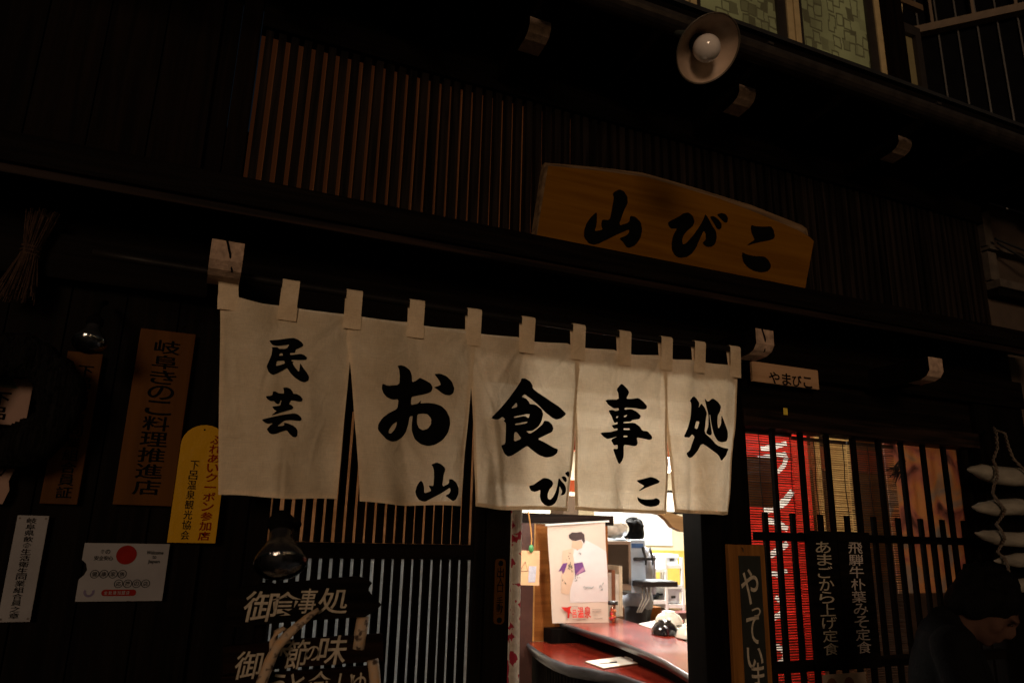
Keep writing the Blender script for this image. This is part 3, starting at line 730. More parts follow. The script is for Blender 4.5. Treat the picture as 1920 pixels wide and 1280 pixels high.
MB().lathe(o0, ax, [(-0.02, 0.0), (-0.02, 0.027), (0.030, 0.027), (0.032, 0.022), (0.004, 0.020)], 24).build('socket', BLACKP, lamp, True)
bl = [(0.020, 0.014)] + [(0.072 - 0.045 * math.cos(a), 0.045 * math.sin(a)) for a in [0.35 + k * (math.pi - 0.35) / 14 for k in range(15)]]
MB().lathe(o0, ax, bl, 28).build('bulb', mat('opal_glass', (0.72, 0.66, 0.62), 0.12, 0.05, 5, 0.0, coat=1.0), lamp, True)
bk = o0 - ax * 0.05
MB().tube([bk, bk - ax * 0.05 + Vector((0, 0.03, 0.02)), bk.lerp(at(1332, 78, -0.53), .5) + Vector((0, 0, .03)), at(1332, 78, -0.53)], 0.011, 8).build('arm', ENO, lamp, True)

# ---- small plaque, yellow tag, entrance plate
def quad_board(name, m, x0, x1, z0, z1, y, th, label, cat, group=None, bevel=0.002):
    o = MB().box(x0, x1, y, y + th, z0, z1).build(name, m, None, bevel=bevel)
    return tag(o, label, cat, group)
a = at(1405, 676, -0.07); b = at(1532, 733, -0.07)
pq = quad_board('name_plaque', W_PALE, a.x, b.x, b.z + 0.005, a.z - 0.004, -0.085, 0.014, 'small pale wooden plaque with four black kana right of the curtain', 'plaque')
L = []
for c, px, py, w_, h_ in (('や', 1452, 708, 19, 21), ('ま', 1475, 711, 16, 21), ('び', 1494.5, 714, 17, 20), ('こ', 1514.5, 717, 15, 19)):
    q = at(px, py, -0.0868); k_ = (q - CAM).length / FPX; L.append((c, q.x, q.z, w_ * k_ * 1.3, h_ * k_ * 1.02, 0, .02))
write(L, 'lettering', INK, pq, -0.0868)
a = at(1473, 771, -0.058)
tag(bxo('yellow_sticker', mat('yellow_tape', (0.55, 0.42, 0.05), 0.5), None, a.x - 0.012, a.x + 0.012, -0.0580, -0.0565, a.z - 0.016, a.z + 0.016), 'tiny yellow sticker on the lintel above the lattice window', 'sticker')
def rounded(x0, x1, z0, z1, r, k=6, corners=(1, 1, 1, 1)):
    pts = []
    for (cx, cz, a0, on) in ((x1 - r, z1 - r, 0, corners[1]), (x0 + r, z1 - r, 90, corners[0]), (x0 + r, z0 + r, 180, corners[3]), (x1 - r, z0 + r, 270, corners[2])):
        if on:
            for q in range(k + 1):
                t_ = math.radians(a0 + 90 * q / k); pts.append((cx + r * math.cos(t_), cz + r * math.sin(t_)))
        else:
            pts.append((cx + (r if a0 in (0, 270) else -r), cz + (r if a0 in (0, 90) else -r)))
    return pts
def slab(name, m, pts, y, th, parent=None):
    n = len(pts); mb = MB()
    mb.add([(x_, y, z_) for x_, z_ in pts] + [(x_, y + th, z_) for x_, z_ in pts], [tuple(range(n)), tuple(range(2 * n - 1, n - 1, -1))] + [(i, i + n, (i + 1) % n + n, (i + 1) % n) for i in range(n)])
    return mb.build(name, m, parent)
a = at(930, 1047, -0.045); b = at(944, 1169, -0.045)
en = tag(slab('entrance_plate', W_PLATE, rounded(a.x - 0.003, b.x + 0.002, b.z, a.z, 0.013), -0.047, 0.006), 'narrow rounded wooden plate with black characters on the door post', 'plate')
xc = (a.x + b.x) / 2
H = a.z - b.z
write([('・', xc, a.z - .07 * H, .02, .02, 0, .06), ('出', xc, a.z - .21 * H, .027, .036, 0, .01), ('入', xc, a.z - .345 * H, .027, .034, 0, .01), ('口', xc, a.z - .46 * H, .022, .026, 0, .01), ('︵', xc, a.z - .57 * H, .024, .010, 0, .01), ('手', xc, a.z - .655 * H, .026, .032, 0, .01), ('動', xc, a.z - .765 * H, .026, .034, 0, .01), ('︶', xc, a.z - .85 * H, .024, .010, 0, .01), ('・', xc, a.z - .94 * H, .02, .02, 0, .06)], 'lettering', INK, en, -0.0485)

# ---- plates on the left wall
def vtext(s, xc, z0, z1, wdt, name, m, parent, y, bold=0.01, shrink=0.92):
    h = (z0 - z1) / len(s)
    return write([(c, xc, z0 - h * (i + .5), wdt * (0.5 if c in 'っゃゅょ' else 1), h * shrink, 0, bold) for i, c in enumerate(s)], name, m, parent, y)
PY = -0.02
g1 = quad_board('membership_plate', W_PLATE, -0.420, -0.322, 1.594, 2.061, PY - .012, 0.012, 'narrow orange wooden plate with faded black characters beside the dark ring', 'plate')
vtext('下呂飲食店同業組合員証', -0.362, 2.02, 1.61, 0.042, 'lettering', INK, g1, PY - .0135, 0.012)
a = at(264.7, 616.9, PY); b = at(322, 949, PY); c_ = at(367.6, 627.3, PY)
g2 = quad_board('mushroom_dish_plate', W_PLATE, a.x, c_.x, b.z, a.z, PY - .016, 0.016, 'widest orange wooden plate with tall black brush characters left of the curtain', 'plate')
vtext('岐阜きのこ料理推進店', (a.x + c_.x) / 2 + .004, a.z - .03, b.z + .03, 0.078, 'lettering', INK, g2, PY - .0175, 0.012)
yp = [(-0.061, 1.489)] + [(0.079, 1.489)] + [(0.009 + 0.070 * math.cos(t_), 1.795 + 0.066 * math.sin(t_)) for t_ in [math.pi * k / 14 for k in range(15)]]
YEL = mat('yellow_plastic', (0.40, 0.215, 0.001), 0.4, 0.08, 6, 0.25, spec=0.12, coat=0.0, bscale=30)
g3 = tag(slab('coupon_plaque', YEL, yp, PY - .016, 0.004), 'round-topped yellow plastic plaque with red and black characters at the curtain edge', 'plaque')
vtext('ふれあいクーポン参加店', 0.043, 1.83, 1.495, 0.036, 'lettering', mat('orange_red_print', (0.15, 0.014, 0.002), 0.7, 0.1, 30, 0.0, spec=0.03), g3, PY - .0172, 0.02)
vtext('下呂温泉観光協会', -0.012, 1.745, 1.497, 0.026, 'lettering', INK, g3, PY - .0172, 0.008)
slab('nail_hole', INK, [(0.004 + .003 * math.cos(k), 1.845 + .003 * math.sin(k)) for k in [q * .785 for q in range(8)]], PY - .0171, 0.0005, g3)
WPL = mat('grey_white_enamel_plate', (0.19, 0.185, 0.195), 0.4, 0.12, 8, 0.12, spec=0.12, coat=0.0, bscale=14)
g4 = quad_board('hygiene_union_plate', WPL, -0.469, -0.389, 1.264, 1.559, PY - .010, 0.003, 'tall white enamel plate with a column of black characters at far left', 'plate', bevel=0.0008)
vtext('岐阜県飲食生活衛生同業組合員之章', -0.431, 1.553, 1.272, 0.025, 'lettering', INK, g4, PY - .0112, 0.012)
for (x_, z_) in ((-0.462, 1.551), (-0.396, 1.551), (-0.462, 1.272), (-0.396, 1.272)):
    slab('screw', DARKMETAL, [(x_ + .003 * math.cos(k), z_ + .003 * math.sin(k)) for k in [q * .785 for q in range(8)]], PY - .0116, 0.001, g4)
sx0, sx1, sz0, sz1 = -0.285, -0.052, 1.317, 1.484
notch = [(sx0, sz0 + .062), (sx0 + .012, sz0 + .075), (sx0 + .018, sz0 + .09), (sx0 + .012, sz0 + .108), (sx0, sz0 + .118)]
g5 = tag(slab('welcome_sticker', WPL, [(sx0, sz0), (sx1, sz0), (sx1, sz1), (sx0, sz1)] + notch[::-1], PY - .010, 0.0025), 'white card with a red disc and English welcome words beside the ringed characters', 'sign')
W_, H_ = sx1 - sx0, sz1 - sz0
def S(u, v): return sx0 + u * W_, sz1 - v * H_
yy = PY - .0112
cx, cz = S(.50, .20); slab('red_disc', INKR, [(cx + .028 * math.cos(k * .2618), cz + .028 * math.sin(k * .2618)) for k in range(24)], yy, .0004, g5)
for s, u0, v, du, sz in (('食の', .22, .15, .06, .013), ('安全安心', .16, .26, .055, .013)):
    ch = []
    for i, c in enumerate(s):
        x_, z_ = S(u0 + du * i, v); ch.append((c, x_, z_, sz, sz, 0, .02))
    write(ch, 'lettering', INK, g5, yy)
for s, u0, v, wd, hh in (('Welcome', .835, .155, .047, .011), ('to', .835, .235, .011, .0095), ('Japan', .835, .32, .033, .013)):
    x_, z_ = S(u0, v); write([(s, x_, z_, wd, hh, 0, .02)], 'lettering', INK, g5, yy)
for s, u0, v in (('健康家族', .17, .535), ('応援の店', .46, .70)):
    for i, c in enumerate(s):
        x_, z_ = S(u0 + .105 * i, v); write([(c, x_, z_, .0135, .0135, 0, .01)], 'lettering', INK, g5, yy)
        rings = MB()
        for k in range(20):
            a0, a1 = k * math.pi / 10, (k + 1) * math.pi / 10
            rings.add([(x_ + r_ * math.cos(t_), yy, z_ + r_ * math.sin(t_)) for r_, t_ in ((.0103, a0), (.0122, a0), (.0122, a1), (.0103, a1))], [(0, 1, 2, 3)])
        rings.build('letter_ring', INK, g5)
x0_, z0_ = S(.28, .91); x1_, z1_ = S(.68, .80)
rb = slab('red_label', INKR, rounded(x0_, x1_, z0_, z1_, .0088), yy, .0003, g5)
write([(c, x0_ + .012 + .0117 * i, (z0_ + z1_) / 2, .0095, .0105, 0, .01) for i, c in enumerate('全飲連加盟店')], 'lettering', WPL, rb, yy - .0006)
x_, z_ = S(.14, .84)
em = MB()
for k in range(14):
    a0, a1 = math.pi * (0.85 + 1.3 * k / 14), math.pi * (0.85 + 1.3 * (k + 1) / 14)
    em.add([(x_ + r_ * math.cos(t_), yy, z_ + r_ * math.sin(t_)) for r_, t_ in ((.008, a0), (.0145, a0), (.0145, a1), (.008, a1))], [(0, 1, 2, 3)])
em.build('emblem', mat('violet_print', (0.06, 0.04, 0.10), 0.5), g5)

# ---- dark woven ring with a small painted sign, straw bundle
STRAW = wood('dusty_dark_straw', (0.0015, 0.0014, 0.0013), (0.009, 0.008, 0.0075), 'Z', 0.95, 3.0, 1.0, 0.02)
rc = at(12, 752, -0.14)
ring = MB(); n1, n2 = 60, 18
for i in range(n1):
    A = 2 * math.pi * i / n1
    for j in range(n2):
        B = 2 * math.pi * j / n2
        rr = 0.062 * (1 + 0.10 * math.sin(5 * A) + 0.07 * math.sin(3 * B + 19 * A) + random.uniform(-.04, .04))
        q = 0.135 + rr * math.cos(B)
        ring.v.append((rc.x + q * math.cos(A), rc.y + rr * 0.75 * math.sin(B), rc.z + q * math.sin(A)))
for i in range(n1):
    for j in range(n2):
        i2, j2 = (i + 1) % n1, (j + 1) % n2
        ring.f.append((i * n2 + j, i2 * n2 + j, i2 * n2 + j2, i * n2 + j2))
tag(ring.build('woven_ring', STRAW, None, True), 'thick dark woven ring hanging on the wall at the left edge', 'wreath')
a = at(0, 715, -0.04); b = at(50, 786, -0.04)
SALM = mat('salmon_print', (0.20, 0.11, 0.075), 0.6, 0.1, 8, 0.05)
rs = tag(slab('ring_sign', SALM, rounded(a.x - 0.15, b.x, b.z - .02, a.z + .02, 0.02), -0.045, .004), 'small salmon sign with two characters seen through the dark ring', 'sign')
slab('green_band', mat('green_print', (0.06, 0.10, 0.07), 0.6), [(a.x - .12, a.z - .015), (a.x + .05, a.z - .018), (a.x + .03, a.z + .012), (a.x - .12, a.z + .014)], -0.0462, .0003, rs)
write([('下', a.x + .012, a.z - .052, .05, .04, 0, .02), ('呂', a.x + .010, a.z - .095, .045, .038, 0, .02)], 'lettering', INK, rs, -0.0464)
a = at(0, 858, -0.04); b = at(22, 945, -0.04)
ls = tag(slab('painted_notice', SALM, [(a.x - .12, b.z), (b.x - .022, b.z), (b.x - .012, (a.z * .3 + b.z * .7)), (b.x - .018, (a.z + b.z) / 2), (b.x, a.z + .004), (a.x - .12, a.z - .01)], -0.045, .004), 'pale sign with black drawn lines cut off by left edge below the ring', 'sign')
MB().tube([(a.x - .05, -.047, a.z - .02), (a.x + .012, -.047, a.z - .05), (a.x + .03, -.047, a.z - .012)], .003, 6).tube([(a.x - .05, -.047, a.z - .075), (a.x - .01, -.047, a.z - .055), (a.x + .008, -.047, a.z - .10)], .003, 6).build('drawn_line', INK, ls)
sc_ = at(58, 470, -0.10)
sbm = MB(); STR2 = mat('dry_straw', (0.045, 0.026, 0.017), 0.9, 0.5, 40, 0.3, spec=.05, stretch=(3, 3, 1))
for k in range(170):
    A = random.uniform(0, 6.28); r_ = 0.022 * math.sqrt(random.random()); s1 = random.uniform(1.2, 2.4); s2 = random.uniform(1.5, 3.0)
    dx, dy = r_ * math.cos(A), r_ * math.sin(A)
    sbm.tube([(sc_.x + .012 + dx * s1, sc_.y + dy * s1 * .6, sc_.z + 0.11 + random.uniform(-.02, .03)), (sc_.x + dx, sc_.y + dy, sc_.z), (sc_.x - .018 + dx * s2, sc_.y + dy * s2 * .6, sc_.z - 0.11 - random.uniform(0, .06))], random.uniform(.0010, .0019), 4)
sb_o = tag(sbm.build('straw_bundle', STR2), 'bundle of dry straw tied in the middle hanging at upper left', 'straw')
MB().tube([(sc_.x + .026 * math.cos(k * .6), sc_.y + .02 * math.sin(k * .6), sc_.z + .02 - .0012 * k) for k in range(34)], .0035, 5).build('binding', STR2, sb_o)

# ---- reflector bulb lamp, second bulb
SOOT = mat('matte_black_holder', (0.003, 0.003, 0.003), .9, .2, 20, .05, spec=.03)
def spot_bulb(base, ax, label, s, mglass):
    r = thing('reflector_bulb', label, 'bulb', base)
    MB().lathe(base, ax, [(-.042 * s, .0), (-.042 * s, .017 * s), (-.034 * s, .020 * s), (-.030 * s, .026 * s), (-.012 * s, .027 * s), (-.012 * s, .024 * s), (0.002 * s, .023 * s)], 24).build('socket', SOOT, r, True)
    MB().lathe(base, ax, [(0.0, .022 * s), (.018 * s, .024 * s), (.04 * s, .038 * s), (.062 * s, .052 * s), (.072 * s, .0545 * s)], 30).build('reflector', mat('smoky_reflector', (0.02, 0.02, 0.022), 0.2, 0.1, 5, 0.0, spec=.3), r, True)
    MB().lathe(base, ax, [(.072 * s, .0545 * s), (.080 * s, .052 * s), (.090 * s, .043 * s), (.097 * s, .028 * s), (.101 * s, .012 * s), (.102 * s, 0)], 30).build('face', mglass, r, True)
    return r
FACE = mat('mirror_bulb_face', (0.25, 0.25, 0.27), 0.07, 0.5, 60, 0.3, metal=1.0, bscale=50)
bp = at(527, 996, -0.52)
rb_ = spot_bulb(bp, Vector((0.02, -0.55, -1)).normalized(), 'clear reflector bulb in black holder hanging under the curtain', 1.25, FACE)
MB().tube([(bp.x, bp.y + .02, bp.z + .018), (bp.x + .03, bp.y + .09, bp.z + .02), (bp.x + .07, bp.y + .2, bp.z + .02), (bp.x + .10, -0.03, bp.z + .01)], 0.009, 8).build('arm', SOOT, rb_, True)
bp2 = at(176, 612, -0.22)
rb2 = spot_bulb(bp2, Vector((0.0, -0.45, -1)).normalized(), 'dim ribbed bulb under the ledge above the orange plates', 0.85, FACE)
MB().tube([(bp2.x, bp2.y + .01, bp2.z + .04), (bp2.x, bp2.y + .05, bp2.z + .08), (bp2.x, -0.06, bp2.z + .12)], 0.008, 8).build('arm', SOOT, rb2, True)

# ---- arrow signpost with birch branches
AY = -0.55
BIRCH, t, p = new_mat('birch_bark')
tc = t.nodes.new('ShaderNodeTexCoord'); n1_ = t.nodes.new('ShaderNodeTexNoise'); n1_.inputs['Scale'].default_value = 46; n1_.inputs['Detail'].default_value = 6
t.links.new(tc.outputs['Object'], n1_.inputs['Vector'])
rr_ = t.nodes.new('ShaderNodeValToRGB'); rr_.color_ramp.elements[0].position = 0.34; rr_.color_ramp.elements[0].color = (0.05, 0.03, 0.02, 1)
rr_.color_ramp.elements[1].position = 0.44; rr_.color_ramp.elements[1].color = (0.36, 0.27, 0.19, 1); e = rr_.color_ramp.elements.new(0.7); e.color = (0.42, 0.25, 0.12, 1)
t.links.new(n1_.outputs[0], rr_.inputs[0]); t.links.new(rr_.outputs[0], p.inputs['Base Color']); p.inputs['Roughness'].default_value = 0.85
b_ = t.nodes.new('ShaderNodeBump'); b_.inputs['Strength'].default_value = 0.5; t.links.new(n1_.outputs[0], b_.inputs['Height']); t.links.new(b_.outputs[0], p.inputs['Normal'])
post0 = at(690, 1280, AY + 0.05)
sp = thing('signpost', 'rustic arrow signpost of dark boards with white characters and birch branches', 'signpost', (0.35, AY, 0.0))
DB = wood('blackened_board', (0.0015, 0.0012, 0.001), (0.006, 0.0045, 0.0035), 'X', 0.85, spec=.03)
DBR = wood('reddish_board', (0.003, 0.0016, 0.0012), (0.013, 0.006, 0.004), 'X', 0.85, spec=.03)
def pboard(pts, y, th, m): return slab('board', m, [(at(a_, b_, y).x, at(a_, b_, y).z) for a_, b_ in pts], y, th, sp)
b1 = pboard([(425, 1104), (560, 1090), (670, 1080), (686, 1083), (698, 1092), (690, 1104), (700, 1118), (716, 1133), (705, 1144), (684, 1156), (560, 1164), (425, 1176)][::-1], AY, 0.025, DB)
b2 = pboard([(418, 1212), (560, 1198), (718, 1188), (719, 1238), (560, 1250), (418, 1262)][::-1], AY + 0.03, 0.022, DBR)
b3 = pboard([(415, 1268), (560, 1258), (700, 1248), (702, 1330), (415, 1345)][::-1], AY + 0.032, 0.022, DBR)
def ptext(items, y, parent, bold=0.007, shear=0.12):
    L = []
    for c, px, py, w_, h_ in items:
        q = at(px, py, y); k_ = (q - CAM).length / FPX
        L.append((c, q.x, q.z, w_ * k_ * 1.03, h_ * k_ * 1.05, shear, bold))
    return write(L, 'lettering', WHITEP, parent, y)
ptext([('御', 489, 1136, 52, 46), ('食', 535, 1132, 50, 38), ('事', 577, 1126, 28, 38), ('処', 626, 1126, 50, 40)], AY - 0.002, b1)
ptext([('御', 466, 1246, 40, 40), ('季', 526, 1230, 34, 46), ('節', 557, 1226, 34, 44), ('の', 586, 1224, 22, 22), ('味', 624, 1218, 46, 44)], AY + 0.028, b2)
ptext([('う', 520, 1286, 24, 36), ('と', 555, 1285, 24, 36), ('食', 597, 1284, 36, 42), ('い', 648, 1284, 26, 36), ('ゆ', 672, 1282, 24, 34)], AY + 0.030, b3)
def branch(pts, r, y): return MB().tube([at(a_, b_, y + dy) for a_, b_, dy in pts], r, 12).build('birch_branch', BIRCH, sp, True)
branch([(455, 1400, 0), (478, 1320, 0), (492, 1275, 0), (506, 1238, -.005), (520, 1210, -.008), (545, 1184, -.01), (575, 1158, -.005), (597, 1142, 0)], [.015, .0145, .014, .0135, .013, .0115, .0095, .006], AY - 0.03)
branch([(512, 1225, 0), (512, 1200, .005), (517, 1185, .012), (530, 1178, .016), (540, 1182, .018)], [.010, .009, .008, .006, .004], AY - 0.03)
branch([(672, 1216, 0), (676, 1185, 0), (681, 1154, 0)], [.0175, .017, .0165], AY + 0.035)
branch([(709, 1420, 0), (705, 1320, 0), (702, 1260, 0), (699, 1236, 0)], [.0165, .016, .015, .015], AY + 0.012)
q = at(690, 1330, AY + 0.06)
MB().tube([(0.20, AY + 0.07, 0.0), (0.205, AY + 0.07, 1.40)], 0.02, 10).build('post', W_BROWN, sp, True)

# ---- upright wooden sign by the doorway
VY = -0.075
a = at(1365, 1020, VY); b = at(1433, 1020, VY)
vb = tag(MB().box(a.x, b.x, VY, VY + 0.022, 0.72, a.z).build('open_sign', W_FRAME, None, bevel=0.003), 'upright honey wood sign with white hiragana on black inlay by doorway post', 'sign')
c0 = at(1384, 1041, VY); c1 = at(1425, 1041, VY)
bxo('inlay', mat('black_green_inlay', (0.010, 0.012, 0.010), 0.5, 0.2, 20, 0.1), vb, c0.x, c1.x, VY - 0.0015, VY + 0.001, 0.76, c0.z)
L = []
for c, px, py, w_, h_ in (('や', 1405, 1099, 33, 58), ('っ', 1417, 1147, 17, 17), ('て', 1411, 1180, 24, 44), ('い', 1415, 1232, 30, 32), ('ま', 1421, 1270, 24, 46), ('す', 1424, 1318, 28, 46)):
    q = at(px, py, VY); k_ = (q - CAM).length / FPX
    L.append((c, q.x, q.z, w_ * k_ * 1.12, h_ * k_, 0.02, .010))
write(L, 'lettering', WHITEP, vb, VY - 0.003)
MB().tube([(a.x + .07, VY - .002, a.z - .012), (a.x + .07, VY - .010, a.z - .018), (a.x + .071, VY - .010, a.z - .028)], .002, 6).build('nail', DARKMETAL, vb)

# ---- two menu boards hung on the lattice, paper notice
MY = -0.075
def menu(px0, px1, text, label, cols):
    a_ = at(px0, 1002, MY); b_ = at(px1, 1002, MY)
    o = tag(MB().box(a_.x, b_.x, MY, MY + 0.014, 1.005, 1.585).build('menu_board', DB, None, bevel=0.002), label, 'menu board', 'menu boards on the lattice window')
    z0 = at(1540, 1014, MY).z; z1 = at(1560, 1228, MY).z
    h = (z0 - z1) / len(text); L = []
    for i, c in enumerate(text):
        L.append((c, (a_.x + b_.x) / 2 + random.uniform(-.004, .004), z0 - h * (i + .5), .088, h * .94, 0.05, .006))
    write(L, 'lettering', cols, o, MY - .002)
menu(1513, 1568, 'あまごから上げ定食', 'black board with white hiragana menu column nearer the doorway', WHITEP)
menu(1570, 1630, '飛騨牛朴葉みそ定食', 'black board with greyer white kanji menu column on the lattice window', mat('grey_brush_paint', (0.42, 0.36, 0.33), 0.7, 0.25, 60, 0.1))
a = at(1541, 1264, MY); b = at(1622, 1259, MY)
pn = tag(MB().box(a.x, b.x, MY - .002, MY, 0.70, (a.z + b.z) / 2).build('paper_notice', mat('worn_notice_paper', (0.42, 0.30, 0.22), 0.8, 0.1, 8, 0.05)), 'pale paper notice with brown dish pictures below the menu boards', 'notice')
for dx in (.05, .15):
    slab('dish_picture', mat('brown_print', (0.16, 0.06, 0.03), 0.7), [(a.x + dx + .03 * math.cos(k * .5236), a.z - .045 + .03 * math.sin(k * .5236)) for k in range(12)], MY - .0025, .0003, pn)

# ---- window contents behind the lattice: banner, blinds, painting, boards
RY = 0.22
redc = cloth('red_banner_cloth', (0.56, 0.026, 0.016), 0.52, 500, 0.1)
whc = cloth('white_banner_print', (0.85, 0.80, 0.72), 0.6, 500, 0.05)
a = at(1385, 780, RY); b = at(1503, 780, RY)
def ribbon(pts, wd):
    q = [at(x_, y_, RY) for x_, y_ in pts]; A, B = [], []
    for i, p_ in enumerate(q):
        d = (q[min(i + 1, len(q) - 1)] - q[max(i - 1, 0)]).normalized(); nn = Vector((-d.z, 0, d.x))
        ww = wd * (0.55 + 0.45 * math.sin(math.pi * (i + .5) / len(q)))
        A.append((p_.x + nn.x * ww, p_.z + nn.z * ww)); B.append((p_.x - nn.x * ww, p_.z - nn.z * ww))
    return A + B[::-1]
STROKES = [ribbon(*r_) for r_ in (([(1424, 803), (1440, 807), (1470, 803)], .018), ([(1428, 841), (1450, 838), (1474, 831)], .014),
    ([(1422, 858), (1448, 854), (1472, 851), (1474, 858), (1470, 872), (1460, 884), (1442, 893)], .013), ([(1485, 920), (1474, 938), (1456, 952), (1432, 958)], .020),
    ([(1440, 976), (1460, 980), (1478, 992)], .018), ([(1442, 1042), (1460, 1032), (1478, 1018)], .018), ([(1440, 1072), (1458, 1077), (1478, 1070)], .013),
    ([(1454, 1118), (1470, 1132), (1466, 1150), (1450, 1158)], .016), ([(1450, 1208), (1472, 1220), (1468, 1240), (1446, 1250)], .018))]
def wavy(bm, name, m, parent):
    for v in bm.verts: v.co.y = RY + .006 * math.sin(16 * v.co.x + 2 * v.co.z)
    me = bpy.data.meshes.new(name); bm.to_mesh(me); bm.free(); return link(name, me, m, parent)
ban = wavy(fill([[(a.x - .05, 2.13), (b.x + .02, 2.13), (b.x + .02, 0.78), (a.x - .05, 0.78)]] + STROKES, .06), 'red_banner', redc, None)
tag(ban, 'red cloth banner with white katakana glowing behind the lattice window', 'banner')
for q in STROKES: wavy(fill([q], .06), 'banner_lettering', whc, ban)
AMB = wood('amber_inner_board', (0.20, 0.075, 0.015), (0.36, 0.15, 0.035), 'X', 0.6, 0.6)
REDB = wood('rust_inner_board', (0.10, 0.025, 0.010), (0.18, 0.05, 0.02), 'Z', 0.6, 0.6)
def inner_board(name, m, p0, p1, y, label, cat='board', th=.012):
    A_ = at(*p0, y); B_ = at(*p1, y); B_.x = at(p1[0], p0[1], y).x
    return tag(MB().box(A_.x, B_.x, y, y + th, B_.z, A_.z).build(name, m, None, bevel=.002), label, cat)
inner_board('brown_menu_board', AMB, (1398, 855), (1452, 950), RY - .03, 'brown wooden board hiding part of the red banner', 'board')
inner_board('red_brown_board', REDB, (1503, 806), (1532, 1000), 1.15, 'red brown board beside the banner behind the lattice', 'board')
paint = mat('blossom_painting', (0.50, 0.20, 0.08), 0.7, 0.55, 5, 0.05)
pm, t, p = new_mat('painted_blossom_panel')
tc = t.nodes.new('ShaderNodeTexCoord'); nz = t.nodes.new('ShaderNodeTexNoise'); nz.inputs['Scale'].default_value = 5.5; nz.inputs['Detail'].default_value = 5; nz.inputs['Distortion'].default_value = 0.8
t.links.new(tc.outputs['Object'], nz.inputs['Vector']); rg = t.nodes.new('ShaderNodeValToRGB')
els = rg.color_ramp.elements; els[0].position = .30; els[0].color = (0.16, 0.09, 0.08, 1); els[1].position = .75; els[1].color = (0.30, 0.27, 0.24, 1)
for q_, c in ((.40, (0.52, 0.26, 0.20)), (.50, (0.62, 0.36, 0.17)), (.60, (0.42, 0.34, 0.28))): e = els.new(q_); e.color = (*c, 1)
t.links.new(nz.outputs[0], rg.inputs[0])
d_ = t.nodes.new('ShaderNodeBsdfDiffuse'); tr_ = t.nodes.new('ShaderNodeBsdfTranslucent'); mxs = t.nodes.new('ShaderNodeMixShader'); mxs.inputs[0].default_value = .6
t.links.new(rg.outputs[0], d_.inputs[0]); t.links.new(rg.outputs[0], tr_.inputs[0]); t.links.new(d_.outputs[0], mxs.inputs[1]); t.links.new(tr_.outputs[0], mxs.inputs[2])
t.links.new(mxs.outputs[0], t.nodes['Material Output'].inputs[0])
A_ = at(1655, 820, .10); B_ = at(1830, 1010, .10)
pt = tag(MB().box(A_.x, B_.x, .10, .106, 1.30, A_.z + .04).build('painting', pm), 'orange and pink painted panel behind the right of the lattice window', 'painting')
leaf = MB()
for k in range(26):
    A0 = random.uniform(1.9, 4.4); ln = random.uniform(.05, .12); q = at(1692 + random.uniform(-8, 8), 858 + random.uniform(0, 24), .097)
    d = Vector((math.cos(A0) * .55, 0, math.sin(A0) if math.sin(A0) < 0 else -math.sin(A0))).normalized(); nn = Vector((-d.z, 0, d.x)) * .006
    leaf.add([q, q + d * ln * .5 + nn, q + d * ln, q + d * ln * .5 - nn], [(0, 1, 2, 3)])
leaf.build('painted_feathers', mat('dark_feather_print', (0.02, 0.018, 0.02), 0.7), pt)
# bamboo blinds: thin rods on dark cords
BAM = mat('bamboo_splint', (0.30, 0.18, 0.07), 0.6, 0.3, 30, 0.1)
BAMD = mat('dark_bamboo_splint', (0.07, 0.035, 0.018), 0.6, 0.3, 30, 0.1)
CORD = mat('blind_cord', (0.01, 0.008, 0.006), 0.8)
def blind(x0, x1, ztop_, zbot_, y, label, rad, pitch, m):
    r = thing('bamboo_blind', label, 'blind', ((x0 + x1) / 2, y, ztop_), 'bamboo blinds behind the lattice window')
    mb = MB(); z = ztop_ - .02
    while z > zbot_:
        dz = random.uniform(-.0012, .0012); s = random.uniform(-.002, .002)
        mb.tube([(x0, y, z + dz), (x1, y, z + s)], rad * random.uniform(.7, 1.25), 4, False); z -= pitch
    o = mb.build('splints', m, r); o['kind'] = 'stuff'
    x_ = x0 + .04
    while x_ < x1:
        MB().tube([(x_ + .004 * math.sin(k * 1.3), y - .004, ztop_ - k * .06) for k in range(int((ztop_ - zbot_) / .06))], .0022, 5).build('cord', CORD, r); x_ += .095
    bxo('head_rail', BAMD, r, x0, x1, y - .006, y + .006, ztop_ - .012, ztop_ + .006)
blind(2.262, 2.60, 2.03, 0.62, .060, 'bamboo blind hanging in front of the red banner', .0030, .0112, BAMD)
blind(2.605, 2.955, 2.02, 0.62, .063, 'straw coloured bamboo blind in the middle of the lattice window', .0029, .0106, BAM)
blind(2.960, 3.28, 2.02, 0.62, .060, 'brown bamboo blind to the left of the painted panel', .0028, .0106, BAMD)
inner_board('golden_screen', cloth('gold_reed_screen', (0.72, 0.57, 0.34), .72, 200, .25), (1552, 812), (1590, 1000), .20, 'golden reed screen glowing between bars of the lattice window', 'screen', .004)
inner_board('amber_panel', AMB, (1600, 800), (1668, 1090), 1.10, 'amber wooden panel behind the brown bamboo blind', 'panel')
inner_board('narrow_golden_strip', cloth('gold_reed_screen', (0.72, 0.57, 0.34), .72), (1519, 812), (1535, 1000), .18, 'narrow golden strip beside the red brown board', 'strip', .004)

